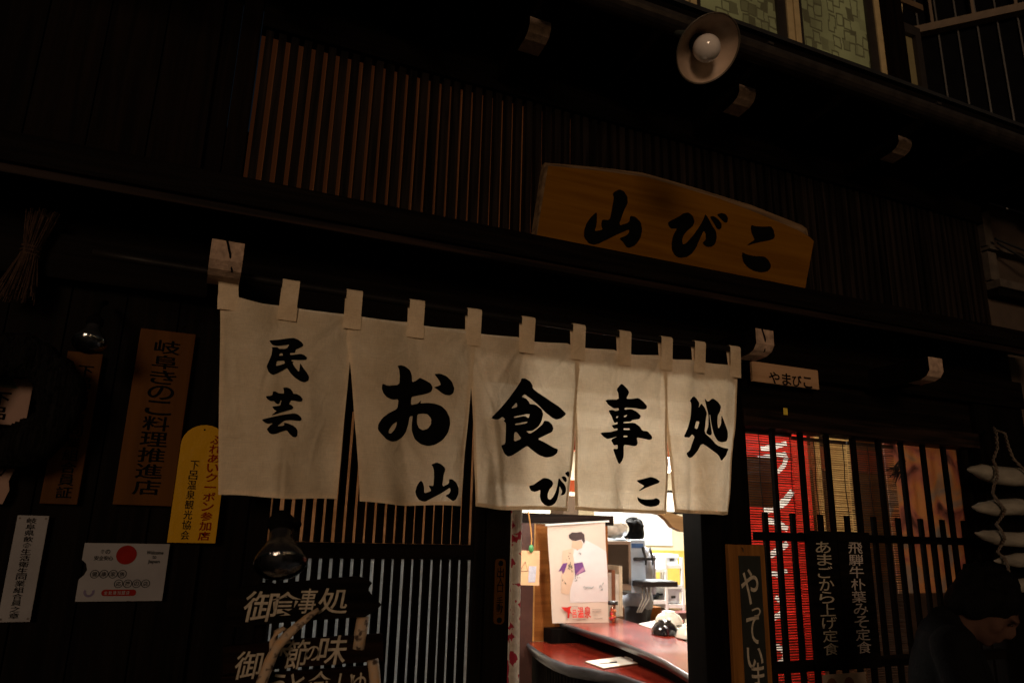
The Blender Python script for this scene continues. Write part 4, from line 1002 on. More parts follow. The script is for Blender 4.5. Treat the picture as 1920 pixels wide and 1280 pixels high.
# ---- white radishes tied on a straw rope
RAD = mat('pale_radish', (0.22, 0.20, 0.165), 0.6, 0.38, 9, 0.4, spec=.2, stretch=(.6, 1, 2))
ROPE = mat('grey_straw_rope', (0.10, 0.075, 0.055), 0.9, 0.3, 60, 0.5)
DY = -0.22
specs = [((1812, 882), .60, .044, -.012, 'topmost pale radish, its pointed tip over the lattice bars'), ((1822, 947), .58, .040, .0, 'second pale radish from the top of the rope'), ((1826, 1002), .56, .036, -.03, 'third pale radish, rosy tip above the bowed head'), ((1864, 1048), .50, .034, -.045, 'fourth pale radish partly behind the dark hair'), ((1880, 1098), .46, .036, -.01, 'lowest pale radish, right of the dark hair')]
for (px, ln, r0, dz, lab) in [(s[0], s[1], s[2], s[3], s[4]) for s in specs]:
    p0 = at(*px, DY); d = Vector((1, 0.04, dz)).normalized()
    prof = [(0, .0), (.006, .006 * r0 / .044), (.03, .014 * r0 / .044), (.07, .026 * r0 / .044), (.12, .036 * r0 / .044), (.17, .042 * r0 / .044), (.24, r0), (.34, r0 * 1.04), (ln - .06, r0), (ln - .02, r0 * .8), (ln, r0 * .35), (ln + .002, 0)]
    me = MB().lathe(p0, d, prof, 20)
    me.v = [(v[0], v[1] + .005 * math.sin(v[0] * 17 + px[1]), v[2] + .008 * math.sin(v[0] * 9 + px[1]) + .0025 * math.sin(v[0] * 60 + v[2] * 50)) for v in me.v]
    ro = tag(me.build('radish', RAD, None, True), lab, 'radish', 'white radishes hung on the straw rope')
    tp = p0 + d * ln
    MB().tube([tp - d * .01, tp + d * .03 + Vector((0, 0, .01)), tp + d * .05 + Vector((0, -.01, .03))], [.012, .008, .004], 6).build('stalk', mat('green_stalk', (0.10, 0.12, 0.05), .7), ro)
rope = MB()
def twist(pts, r):
    P = [at(a_, b_, c_) for a_, b_, c_ in pts]
    fine = []
    for i in range(len(P) - 1):
        for k in range(10): fine.append(P[i].lerp(P[i + 1], k / 10))
    fine.append(P[-1])
    for ph in (0, math.pi):
        rope.tube([p_ + Vector((r * .7 * math.cos(i * .9 + ph), r * .7 * math.sin(i * .9 + ph), 0)) for i, p_ in enumerate(fine)], r * .75, 6)
twist([(1862, 800, DY + .1), (1868, 812, DY), (1870, 840, DY), (1862, 862, DY - .02), (1868, 875, DY - .05), (1870, 895, DY - .055), (1864, 908, DY - .045), (1861, 925, DY - .02), (1872, 940, DY - .04), (1884, 955, DY - .05), (1879, 968, DY - .03), (1868, 982, DY - .02), (1876, 992, DY - .035), (1884, 1008, DY - .045), (1878, 1020, DY - .02), (1870, 1035, DY - .02), (1884, 1046, DY - .03), (1890, 1062, DY - .04), (1892, 1085, DY - .03)], .006)
twist([(1866, 806, DY + .05), (1884, 812, DY), (1890, 835, DY), (1900, 860, DY - .02), (1925, 885, DY - .05), (1935, 905, DY - .03), (1925, 935, DY - .03), (1935, 960, DY - .03)], .006)
tag(rope.build('straw_rope', ROPE, None, True), 'twisted straw rope looped round the hanging pale radishes', 'rope')

# ---- neighbouring buildings at the right
nb = thing('neighbouring_building', 'dim brown panelled wall with cables right of the timber front', 'building', (4.25, 0, 0))
NBW = mat('brown_mortar', (0.045, 0.029, 0.019), 0.9, 0.35, 5, 0.3)
bxo('wall', NBW, nb, 4.22, 9.0, 0.06, 0.2, 0.0, 3.62)
bxo('ledge', mat('grey_ledge', (0.055, 0.042, 0.032), 0.85, 0.3, 20, .3), nb, 4.22, 9.0, -0.03, 0.058, 3.02, 3.07, .004)
bxo('ledge_shadow_board', W_BLACKX, nb, 4.22, 9.0, -0.01, 0.058, 2.97, 3.018)
bxo('ledge', MC['grey_ledge'], nb, 4.22, 9.0, 0.0, 0.058, 3.27, 3.29)
bxo('corner_strip', MC['grey_ledge'], nb, 4.222, 4.30, 0.02, 0.058, 3.08, 3.26)
bxo('corner_strip', MC['grey_ledge'], nb, 4.222, 4.30, 0.02, 0.058, 3.30, 3.60)
bxo('base_panel', NBW, nb, 4.222, 9.0, 0.0, 0.058, 0.0, 2.60)
MB().tube([(4.25, -.02, 3.33), (4.6, -.05, 3.27), (4.9, -.05, 3.24), (5.3, -.03, 3.27), (6, -.02, 3.2)], .008, 6).build('cable', BLACKP, nb)
MB().tube([(4.25, -.03, 3.30), (4.5, -.06, 3.20), (4.75, -.06, 3.17), (4.95, -.05, 3.23), (5.0, -.04, 3.5), (5.05, -.03, 3.8)], .008, 6).build('cable', BLACKP, nb)
MB().tube([(5.25, -.04, 3.9), (5.22, -.04, 3.5), (5.28, -.04, 3.2)], .008, 6).build('cable', BLACKP, nb)
# metal-clad wall turned towards the corner
mc = thing('metal_clad_building', 'black ribbed metal wall with a pale sloping rail at upper right', 'building', (4.6, 1.6, 0))
org = Vector((4.05, 2.3, 0)); dr = Vector((0.68, -0.73, 0)).normalized(); nr = Vector((-0.73, -0.68, 0)).normalized()
CLAD = mat('black_cladding', (0.003, 0.003, 0.004), 0.8, 0.3, 8, 0.1, spec=.04); RIB = mat('cladding_rib', (0.045, 0.04, 0.034), 0.5, 0.2, 10, .1)
def obx(name, m, s0, s1, n0, n1, z0, z1, parent):
    pts = [org + dr * s + nr * q_ + Vector((0, 0, z)) for z in (z0, z1) for s, q_ in ((s0, n0), (s1, n0), (s1, n1), (s0, n1))]
    mb = MB(); mb.add(pts, [(0, 3, 2, 1), (4, 5, 6, 7), (0, 1, 5, 4), (1, 2, 6, 5), (2, 3, 7, 6), (3, 0, 4, 7)])
    return mb.build(name, m, parent)
wallm = obx('wall', CLAD, 0, 3.3, -0.2, 0, 3.9, 9, mc)
for k in range(22): obx('rib', RIB, 0.10 + .142 * k, 0.112 + .142 * k, 0.001, .02, 3.95, 8.9, wallm)
TRIM = mat('tan_steel_rail', (0.12, 0.078, 0.042), .5, .2, 10, .1)
rail_z = at(1760, 60, 1.6).z
obx('rail', TRIM, 0.02, 3.3, .022, .10, 5.76, 5.83, mc)
for k in range(9): obx('baluster', TRIM, 0.10 + .30 * k, 0.122 + .30 * k, .05, .072, 5.832, 6.7, mc)
# small service window between the two
sw = thing('service_door', 'olive panel in a dark frame with pale conduit beside upper windows', 'door', (3.9, .5, 3.8))
A_ = at(1680, 60, .45); B_ = at(1722, 165, .45)
bxo('panel', mat('olive_panel', (0.20, 0.17, 0.08), .6, .15, 6, .1), sw, A_.x, B_.x, .45, .47, 3.9, A_.z, )
bxo('frame', MC['dark_sash'], sw, B_.x + .001, B_.x + .06, .42, .48, 3.9, A_.z + .08)
bxo('frame', MC['dark_sash'], sw, A_.x, B_.x, .42, .48, A_.z + .001, A_.z + .08)
MB().tube([at(1667, -10, .40), at(1673, 50, .40), at(1688, 166, .40)], .012, 8).build('conduit', ALU, sw, True)
MB().tube([at(1690, 5, .42), at(1690, 33, .42)], .008, 6).build('bracket', ALU, sw)
bxo('bracket', TRIM, sw, A_.x - .02, B_.x + .10, .40, .44, at(1690, 8, .42).z, at(1690, 8, .42).z + .05)

# ---- lit lanterns of the shops across the street (mirrored as glints in the bulbs and plates)
lan_me = MB().ell((0, 0, 0), (.11, .11, .13), 14, 10).mesh('globe'); lan_me.materials.append(emitter('lit_lantern_globe', (1.0, .62, .30), 26.0))
cap_me = MB().lathe((0, 0, 0), (0, 0, 1), [(.10, .0), (.10, .07), (.14, .07), (.17, .02), (.30, .008), (.30, 0)], 14).mesh('cap'); cap_me.materials.append(BLACKP)
for k, (x_, z_) in enumerate(((-3.6, 2.7), (-1.9, 3.0), (0.2, 2.6), (2.4, 2.9), (4.6, 2.7))):
    r = thing('street_lantern', 'lit round lantern across the street opposite the ' + ('left wall', 'wall plates', 'cream curtain', 'lattice window', 'hanging radishes')[k], 'lantern', (x_, -8.5, z_), 'lit lanterns across the street')
    for nm, me in (('globe', lan_me), ('cap', cap_me)):
        o = link(nm, me, None, r); o['_local'] = 1

# ================================================================== INSIDE THE DOORWAY
def atz(px, py, z):
    d = R3 @ Vector((px - 960.0, 640.0 - py, -FPX)); return CAM + d * ((z - CAM.z) / d.z)
# ---- two-level red counter with dark live edges
ctr = thing('counter', 'red lacquered two-level counter with dark live edge inside the doorway', 'counter', (2.4, 1.3, 0))
ZL, ZU = 0.83, 0.95
front = [atz(*p_, ZL) for p_ in ((985, 1193), (994, 1207), (1010, 1220), (1035, 1234), (1066, 1245), (1110, 1253), (1160, 1263), (1220, 1282), (1260, 1302), (1290, 1322))]
fl = [(p_.x, p_.y) for p_ in front]
low = fl + [(3.2, .35), (3.2, 2.45), (2.45, 2.45)]
def slabz(name, m, pts, z0, z1, parent, mside=None):
    n = len(pts); mb = MB()
    mb.add([(x_, y_, z1) for x_, y_ in pts] + [(x_, y_, z0) for x_, y_ in pts], [tuple(range(n)), tuple(range(2 * n - 1, n - 1, -1))] + [(i, i + n, (i + 1) % n + n, (i + 1) % n) for i in range(n)])
    return mb.build(name, m, parent)
slabz('lower_top', W_RED, low, ZL - .02, ZL, ctr)
EDGE = wood('dark_live_edge', (0.012, 0.014, 0.017), (0.07, 0.075, 0.085), 'Y', 0.28, 0.5, 0.8, 0.6)
def edge_roll(pts, zt, h, name):
    mb = MB(); prof = [(0.0, 0.001), (.012, -.004), (.016, -.012), (.006, -h * .55), (-.010, -h), (-.03, -h)]
    for i, (x_, y_) in enumerate(pts):
        a_ = Vector(pts[max(i - 1, 0)]); b_ = Vector(pts[min(i + 1, len(pts) - 1)]); d = (b_ - a_).normalized(); nn = Vector((d.y, -d.x))
        if nn.x > 0: nn = -nn
        wob = .004 * math.sin(i * 2.1)
        for o_, dz in prof: mb.v.append((x_ + nn.x * (o_ + wob), y_ + nn.y * (o_ + wob), zt + dz))
    k = len(prof)
    for i in range(len(pts) - 1):
        for j in range(k - 1): mb.f.append((i * k + j, i * k + j + 1, (i + 1) * k + j + 1, (i + 1) * k + j))
    return mb.build(name, EDGE, ctr, True)
edge_roll(fl, ZL, .065, 'live_edge')
upf = [atz(*p_, ZU) for p_ in ((1052, 1167), (1080, 1174), (1105, 1183), (1150, 1196), (1200, 1215), (1245, 1236), (1290, 1262), (1330, 1288))]
fu = [(p_.x, p_.y) for p_ in upf]
ub = [atz(*p_, ZU) for p_ in ((1330, 1225), (1270, 1195), (1200, 1170), (1160, 1158), (1120, 1150))]
slabz('upper_top', W_RED, fu + [(p_.x, p_.y) for p_ in ub], ZU - .02, ZU, ctr)
edge_roll(fu, ZU, .045, 'live_edge')
slabz('riser', W_BLACK, [(x_ + .09, y_) for x_, y_ in fu] + [(p_.x - .04, p_.y) for p_ in ub], ZL + .001, ZU - .021, ctr)
# counter front: dark vertical staves
stv = MB().box(-.018, .018, -.012, .012, .03, ZL - .05).mesh('stave'); stv.materials.append(W_BLACK)
slabz('counter_body', W_BLACK, [(x_ + .10, y_ + .03) for x_, y_ in fl] + [(3.15, .4), (3.15, 2.4), (2.5, 2.4)], .03, ZL - .021, ctr)
for i in range(len(fl) - 1):
    for k in range(5):
        x_ = fl[i][0] + (fl[i + 1][0] - fl[i][0]) * k / 5 + .088; y_ = fl[i][1] + (fl[i + 1][1] - fl[i][1]) * k / 5 + .028
        o = link('stave', stv, None, ctr); o.location = (x_, y_, 0)

# ---- clipboard and pen on the lower counter
cb = [atz(*p_, ZL + .004) for p_ in ((1096, 1240), (1165, 1231), (1200, 1243), (1132, 1253))]
clip = thing('clipboard', 'white clipboard lying on the lower red counter', 'clipboard', tuple(cb[0]))
slabz('board', mat('tan_hardboard', (0.16, 0.09, 0.05), .6), [(p_.x, p_.y) for p_ in cb], ZL + .002, ZL + .006, clip)
cen = sum(cb, Vector()) / 4
slabz('paper', mat('clip_paper', (0.80, 0.74, 0.64), .8, .04, 6, .05), [(cen.x + (p_.x - cen.x) * .96, cen.y + (p_.y - cen.y) * .96) for p_ in cb], ZL + .0063, ZL + .0085, clip)
e0 = cb[1].lerp(cb[2], .25); e1 = cb[1].lerp(cb[2], .7)
MB().bar(e0 + Vector((0, 0, .010)), e1 + Vector((0, 0, .010)), .022, .008).build('clip', STEEL, clip, bevel=.002)
p0 = atz(1122, 1243, ZL + .0125); p1 = atz(1155, 1240.5, ZL + .0125)
pen = tag(MB().tube([p0, p0.lerp(p1, .12), p1], [.0015, .0036, .0038], 8).build('pen', mat('grey_pen', (0.45, 0.43, 0.42), .4), None, True), 'grey pen with black cap lying on the clipboard', 'pen')
MB().tube([p0.lerp(p1, .62), p1 + (p1 - p0) * .03], .0046, 8).build('cap', BLACKP, pen, True)

# ---- partition panel, post, poster and small card
PYI = 2.12
A_ = at(1000, 975, PYI); B_ = at(1062, 1166, PYI)
part = thing('wood_partition', 'glossy brown wooden partition behind the hanging poster', 'partition', (A_.x, PYI, 0))
bxo('panel', W_PANEL, part, A_.x + .03, A_.x + .62, PYI + .03, PYI + .06, ZL + .002, A_.z - .02, .003)
bxo('edge_strip', mat('golden_edge', (0.42, 0.21, 0.05), .5, .15, 20, .05), part, A_.x, A_.x + .029, PYI + .02, PYI + .07, ZL + .002, A_.z - .02)
bxo('top_rail', W_BROWNX, part, A_.x - .3, A_.x + .66, PYI + .015, PYI + .075, A_.z - .019, A_.z + .05)
A2 = at(975, 970, PYI); bxo('post', mat('maroon_post', (0.05, 0.018, 0.012), .5, .2, 12, .1), part, A2.x, A_.x - .001, PYI - .02, PYI + .08, .03, A_.z - .02)
bxo('corbel', W_BLACK, part, A_.x + .1, A_.x + .5, PYI - .10, PYI + .019, ZL + .003, ZU - .03)
Q = [at(*p_, 2.06) for p_ in ((1027, 985), (1134, 978), (1141, 1166), (1037, 1168))]
def pq_(u, v, dy=0.0):
    a_ = Q[0].lerp(Q[1], u); b_ = Q[3].lerp(Q[2], u); p_ = a_.lerp(b_, v)
    return Vector((p_.x, 2.06 + .010 * math.sin(3.0 * u + .6) * (1 - v) - .016 * v * (u - .5) + .004 * math.sin(9 * v) + dy, p_.z))
pmb = MB(); nu, nv = 14, 24
for j in range(nv + 1):
    for i in range(nu + 1): pmb.v.append(tuple(pq_(i / nu, j / nv)))
for j in range(nv):
    for i in range(nu): k = j * (nu + 1) + i; pmb.f.append((k, k + nu + 1, k + nu + 2, k + 1))
poster = tag(pmb.build('poster', mat('poster_paper', (0.62, 0.52, 0.44), .55, .05, 2, .02), None, True), 'tall beige poster of a kneeling figure with red characters above the counter', 'poster')
def pshape(name, m, uv, dy=-.0025):
    cu = sum(u for u, v in uv) / len(uv); n = len(uv)
    L = [[(pq_(u, v).x, pq_(u, v).z) for u, v in uv]]
    bm = fill(L, .05)
    me = bpy.data.meshes.new(name)
    for v in bm.verts:
        uu = min(max((v.co.x - Q[3].x) / (Q[2].x - Q[3].x), 0), 1); vv = min(max((Q[0].z - v.co.z) / (Q[0].z - Q[3].z), 0), 1)
        v.co.y = pq_(uu, vv).y + dy
    bm.to_mesh(me); bm.free()
    return link(name, me, m, poster)
WP = mat('poster_white', (0.66, 0.62, 0.62), .6, .04, 4, 0)
pshape('robe_print', WP, [(.50, .17), (.62, .16), (.85, .24), (1.0, .30), (1.0, .80), (.32, .80), (.34, .65), (.45, .50), (.42, .32)])
pshape('sleeve_print', mat('poster_sand', (0.60, 0.44, 0.32), .6, .04, 4, 0), [(.24, .27), (.42, .25), (.40, .55), (.30, .72), (.17, .70), (.20, .45)], -.0032)
pshape('hair_print', mat('poster_hair', (0.05, 0.028, 0.028), .6), [(.36, .11), (.42, .085), (.50, .09), (.58, .085), (.63, .115), (.64, .18), (.62, .21), (.58, .165), (.48, .175), (.41, .165), (.37, .145)], -.0040)
pshape('face_print', mat('poster_skin', (0.62, 0.40, 0.28), .6, .02, 4, 0), [(.42, .172), (.48, .18), (.57, .17), (.60, .21), (.58, .25), (.50, .27), (.40, .24)], -.0046)
PUR = mat('poster_purple', (0.14, 0.04, 0.19), .6)
pshape('sash_print', PUR, [(.42, .405), (.57, .395), (.61, .49), (.43, .53)], -.0046)
pshape('sash_print', PUR, [(.23, .40), (.31, .395), (.24, .49), (.21, .51), (.20, .47), (.14, .48)], -.0046)
pshape('sash_print', mat('poster_mauve', (0.42, 0.20, 0.34), .6), [(.44, .515), (.58, .44), (.60, .475), (.45, .525)], -.0052)
lf = MB()
for k in range(46):
    cu, cv = random.choice([(.33, .33), (.34, .43), (.35, .46), (.46, .55), (.24, .58), (.50, .30)]); u = cu + random.uniform(-.05, .05); v = cv + random.uniform(-.035, .035)
    A0 = random.uniform(.6, 2.5); q = pq_(u, v, -.006); d = Vector((math.cos(A0), 0, math.sin(A0))) * random.uniform(.008, .018); nn = Vector((-d.z, 0, d.x)) * .22
    lf.add([q - d * .5, q + nn, q + d * .5, q - nn], [(0, 1, 2, 3)])
lf.build('leaf_print', mat('poster_leaf', (0.04, 0.055, 0.05), .6), poster)
sg = MB()
for k in range(9):
    q = pq_(.56 + .02 * k, .655 + .01 * math.sin(k * 2), -.006); sg.bar(q, q + Vector((.010, 0, .012 * math.cos(k * 1.7))), .002, .002)
sg.build('signature_print', mat('teal_ink', (0.03, 0.12, 0.13), .6), poster); sg = MB()
for k in range(6):
    q = pq_(.84 + .012 * k, .66 + .03 * math.sin(k * 2.2), -.006); sg.bar(q, q + Vector((.006, 0, .016 * math.cos(k * 1.3))), .002, .002)

sg.build('signature_print', mat('teal_ink', (0.03, 0.12, 0.13), .6), poster)
L = []
for c, u, v, w_, h_ in (('呂', .365, .905, .030, .052), ('温', .475, .893, .048, .072), ('泉', .600, .893, .052, .078)):
    q = pq_(u, v); L.append((c, q.x, q.z, w_, h_, -.05, .018))
pshape('lettering', mat('poster_red', (0.62, 0.02, 0.012), .55), [((x_ - 38) / 610, (y_ - 235) / 975) for x_, y_ in ((130, 1052), (190, 1056), (240, 1044), (222, 1078), (226, 1098), (248, 1122), (216, 1112), (208, 1162), (188, 1156), (194, 1106), (165, 1090), (142, 1068))], -.016)
write(L, 'lettering', mat('poster_red', (0.62, 0.02, 0.012), .55), poster, 2.042)
sm = MB()
for (u, v, w_) in ((.34, .836, .05), (.70, .868, .07), (.70, .888, .07), (.70, .90, .05), (.72, .93, .03), (.34, .965, .10), (.72, .955, .07)):
    q = pq_(u, v, -.010); sm.bar(q, q + Vector((w_, 0, 0)), .0022, .002)
sm.build('small_print', mat('poster_grey', (0.25, 0.18, 0.16), .7), poster)
q0 = pq_(.5, 0); MB().bar(Vector((Q[0].x - .02, 2.055, Q[0].z + .004)), Vector((Q[1].x + .03, 2.055, Q[1].z + .006)), .010, .012).build('hanging_bar', WHITE, poster)
SQ = [at(*p_, 1.9) for p_ in ((972, 1031), (1012, 1032), (1011, 1097), (969, 1096))]
card = tag(slab('picture_card', mat('peach_card', (0.66, 0.40, 0.22), .6, .12, 9, .02), [(p_.x, p_.z) for p_ in SQ][::-1], 1.9, .002), 'small peach picture card hanging from a green clip', 'card')
k0 = SQ[0]
slab('pale_print', mat('lavender_print', (0.50, 0.50, 0.58), .6), [(k0.x + .075, k0.z - .20), (k0.x + .125, k0.z - .20), (k0.x + .132, k0.z - .10), (k0.x + .078, k0.z - .098)], 1.8985, .0005, card)
MB().tube([(k0.x + .02, 1.898, k0.z - .12), (k0.x + .05, 1.898, k0.z - .07), (k0.x + .07, 1.898, k0.z - .13), (k0.x + .02, 1.898, k0.z - .13)], .0018, 5).build('drawn_line', mat('brown_line', (0.16, 0.08, 0.05), .7), card)
gc = at(996, 1028, 1.89)
clp = thing('green_clip', 'green plastic clip holding the small peach card', 'clip', tuple(gc))
GRN = mat('green_plastic', (0.05, 0.22, 0.07), .35)
MB().ell(gc, (.018, .012, .026), 12, 8).build('jaw', GRN, clp, True)
MB().tube([gc + Vector((0, 0, .02)), gc + Vector((.012, .02, .06)), gc + Vector((.016, .05, .14)), gc + Vector((.02, .10, .24))], .004, 6).build('cord', mat('orange_cord', (0.45, 0.20, 0.04), .7), clp)

# ---- inner side curtain with red pattern just inside the door frame
cm, t, p = new_mat('patterned_curtain')
tc = t.nodes.new('ShaderNodeTexCoord'); mp = t.nodes.new('ShaderNodeMapping'); mp.inputs['Scale'].default_value = (26, 5, 14); t.links.new(tc.outputs['Object'], mp.inputs[0])
v_ = t.nodes.new('ShaderNodeTexVoronoi'); v_.distance = 'MANHATTAN'; v_.inputs['Scale'].default_value = 1.0; t.links.new(mp.outputs[0], v_.inputs['Vector'])
n_ = t.nodes.new('ShaderNodeTexNoise'); n_.inputs['Scale'].default_value = 60; t.links.new(tc.outputs['Object'], n_.inputs['Vector'])
ad_ = t.nodes.new('ShaderNodeMath'); ad_.operation = 'ADD'; ml_ = t.nodes.new('ShaderNodeMath'); ml_.operation = 'MULTIPLY'; ml_.inputs[1].default_value = .5
t.links.new(n_.outputs[0], ml_.inputs[0]); t.links.new(v_.outputs['Distance'], ad_.inputs[0]); t.links.new(ml_.outputs[0], ad_.inputs[1])
rg = t.nodes.new('ShaderNodeValToRGB'); rg.color_ramp.interpolation = 'CONSTANT'; els = rg.color_ramp.elements
els[0].position = 0; els[0].color = (0.42, 0.03, 0.06, 1); els[1].position = .78; els[1].color = (0.66, 0.62, 0.56, 1)
e = els.new(.80); e.color = (0.70, 0.66, 0.60, 1); e = els.new(1.02); e.color = (0.05, 0.05, 0.08, 1); e = els.new(1.08); e.color = (0.62, 0.58, 0.52, 1)
t.links.new(ad_.outputs[0], rg.inputs[0]); t.links.new(rg.outputs[0], p.inputs['Base Color']); p.inputs['Roughness'].default_value = .9
cu = MB(); A_ = at(943, 965, .30); B_ = at(978, 965, .30)
for j in range(31):
    for i in range(19):
        u, v = i / 18, j / 30
        cu.v.append((A_.x + (B_.x - A_.x) * u, .30 + .022 * math.sin(u * 12 + .4 * math.sin(v * 5)), 2.05 - 1.9 * v))
for j in range(30):
    for i in range(18): k = j * 19 + i; cu.f.append((k, k + 19, k + 20, k + 1))
tag(cu.build('side_curtain', cm, None, True), 'narrow white curtain with red pattern at the left of the doorway', 'curtain')

# ---- candy jar, bowls, tray on the upper counter
jp = atz(1149, 1166, ZU)
jar = thing('candy_jar', 'clear jar of red and orange sweets with black lid beside the poster', 'jar', tuple(jp))
MB().lathe(jp, (0, 0, 1), [(.002, 0), (.002, .036), (.01, .040), (.11, .040), (.125, .036)], 20).build('glass', thin_glass('jar_glass', (.93, .93, .92)), jar, True)
MB().lathe(jp, (0, 0, 1), [(.118, .0), (.118, .039), (.140, .039), (.142, .0)], 20).build('lid', BLACKP, jar, True)
sw_me = {}
for c in ((0.62, 0.03, 0.05), (0.62, 0.17, 0.03), (0.50, 0.10, 0.04)):
    m_ = mat('sweet_%d' % len(sw_me), c, .3); me = MB().ell((0, 0, 0), (.013, .010, .009), 8, 6).mesh('sweet'); me.materials.append(m_); sw_me[len(sw_me)] = me
for k in range(26):
    A0 = random.uniform(0, 6.28); r_ = random.uniform(0, .026)
    o = link('sweet', sw_me[k % 3], None, jar); o.location = (jp.x + r_ * math.cos(A0), jp.y + r_ * math.sin(A0), jp.z + .012 + .0030 * k); o.rotation_euler = (random.random() * 3, random.random() * 3, 0)
tp_ = [atz(*q_, ZU - .02) for q_ in ((1200, 1178), (1245, 1168), (1330, 1190), (1310, 1215))]
tray = tag(slabz('tray', mat('grey_beige_tray', (0.40, 0.35, 0.28), .5), [(p_.x + .02, p_.y + .05) for p_ in tp_], ZU - .012, ZU + .006, None), 'flat beige tray under the bowls behind the upper counter', 'tray')
def bowl(c, r, m, label, inv=True):
    o = MB().lathe(c, (0, 0, 1), [(.0, r), (.012, r * .99), (.034, r * .92), (.054, r * .76), (.066, r * .54), (.069, r * .48), (.080, r * .46), (.080, r * .40), (.070, 0)], 26).build('bowl', m, None, True)
    return tag(o, label, 'bowl')
bowl(atz(1247, 1187, ZU + .006), .085, mat('black_lacquer_bowl', (0.008, 0.008, 0.01), .12, coat=.5), 'upturned shiny black bowl on the beige tray')
WB = mat('white_ceramic', (0.72, 0.67, 0.58), .25, .04, 5, .02)
bowl(atz(1262, 1176, ZU + .006) + Vector((.06, .13, .01)), .095, WB, 'white ceramic bowl behind the black bowl')
bowl(atz(1290, 1196, ZU + .006) + Vector((.05, .02, .0)), .10, WB, 'large white ceramic bowl right of the black bowl')

# ---- beer server with taps, bag and cartons
BY = 2.55
A_ = at(1130, 1012, BY); B_ = at(1178, 1106, BY)
bs = thing('beer_server', 'steel drink dispenser with black taps behind the counter', 'dispenser', (A_.x + .2, BY, B_.z))
zb = B_.z
bxo('cabinet', STEEL, bs, A_.x - .1, B_.x + .02, BY - .02, BY + .36, zb, A_.z, .006)
bxo('side_panel', mat('dark_glass_panel', (0.03, 0.022, 0.016), .2, .2, 5, .02), bs, A_.x - .08, B_.x - .01, BY - .028, BY - .021, zb + .05, A_.z - .03)
bxo('front_panel', mat('pale_blue_panel', (0.40, 0.50, 0.62), .3, .06, 5, .02), bs, B_.x + .0205, B_.x + .16, BY - .01, BY + .34, zb - .02, A_.z + .01, .004)
bxo('badge', mat('blue_badge', (0.05, 0.14, 0.36), .4), bs, B_.x + .03, B_.x + .14, BY - .0125, BY - .0105, A_.z - .055, A_.z - .02)
tz = at(1190, 1047, BY).z
for k, dx in enumerate((.135, .20)):
    MB().tube([(B_.x + dx, BY - .01, tz + .09), (B_.x + dx + .005, BY - .05, tz), (B_.x + dx, BY - .05, tz - .045)], [.012, .009, .007], 8).build('tap_handle', BLACKP, bs, True)
MB().tube([(B_.x + .04, BY - .03, tz), (B_.x + .24, BY - .03, tz + .003)], .013, 8).build('tap_body', BLACKP, bs, True)
bxo('drip_tray', BLACKP, bs, B_.x + .03, B_.x + .36, BY - .16, BY + .10, zb + .035, zb + .075, .004)
bxo('drip_grille', mat('slate_grille', (0.20, 0.23, 0.27), .3, metal=.5), bs, B_.x + .05, B_.x + .34, BY - .14, BY + .08, zb + .0755, zb + .079)
for dx in (0, .03, .06): MB().tube([(B_.x + .10 + dx, BY - .05, zb + .03), (B_.x + .08 + dx, BY - .08, zb - .06), (B_.x + .04 + dx * .6, BY - .06, zb - .16)], .006, 6).build('hose', mat('clear_hose', (0.5, 0.48, 0.44), .3), bs, True)
bag = MB().ell((0, 0, 0), (.20, .12, .075), 18, 10)
bag.v = [(v[0] + .012 * math.sin(v[0] * 60 + v[2] * 40), v[1] + .01 * math.sin(v[0] * 45), v[2] + .012 * math.sin(v[0] * 70 + v[1] * 30)) for v in bag.v]
bgp = at(1146, 993, BY + .15); bag.v = [(v[0] + bgp.x - .03, v[1] + bgp.y, v[2] + bgp.z + .012) for v in bag.v]
tag(bag.build('plastic_bag', mat('clear_crumpled_plastic', (0.58, 0.53, 0.46), .12, .3, 20, .6, coat=.6), None, True), 'crumpled clear plastic bag on top of the steel dispenser', 'bag')
A_ = at(1140, 1068, 2.35); B_ = at(1166, 1120, 2.35)
bx_ = thing('folder_stack', 'brown and white folders standing beside the dispenser', 'folders', (A_.x, 2.35, B_.z))
for k, (c, h) in enumerate((((0.45, 0.38, 0.32), .02), ((0.20, 0.07, 0.03), .0), ((0.62, 0.55, 0.46), .03), ((0.60, 0.50, 0.36), -.03))):
    bxo('folder', mat('folder_%d' % k, c, .6), bx_, A_.x + .032 * k, A_.x + .032 * k + .03, 2.35, 2.55, ZU + .002, A_.z - h, .002)
A_ = at(1052, 952, 2.3); B_ = at(1105, 969, 2.3)
for k, (x0, x1, m_, lab) in enumerate(((A_.x, A_.x + .12, (0.16, 0.11, 0.07), 'darker cardboard carton on the partition top'), (A_.x + .125, B_.x + .02, (0.50, 0.42, 0.26), 'pale cardboard carton with green print on the partition top'))):
    o = tag(MB().box(x0, x1, 2.26, 2.48, A_.z - .075, A_.z + .09).build('carton', mat('cardboard_%d' % k, m_, .8, .1, 10, .1), None, bevel=.002), lab, 'carton', 'cartons on the partition top')
    if k: write([(c, x0 + .03 + .02 * i, A_.z + .008, .016, .012, 0, .02) for i, c in enumerate('・・・・')], 'lettering', mat('green_ink', (0.04, .12, .04), .7), o, 2.2585)

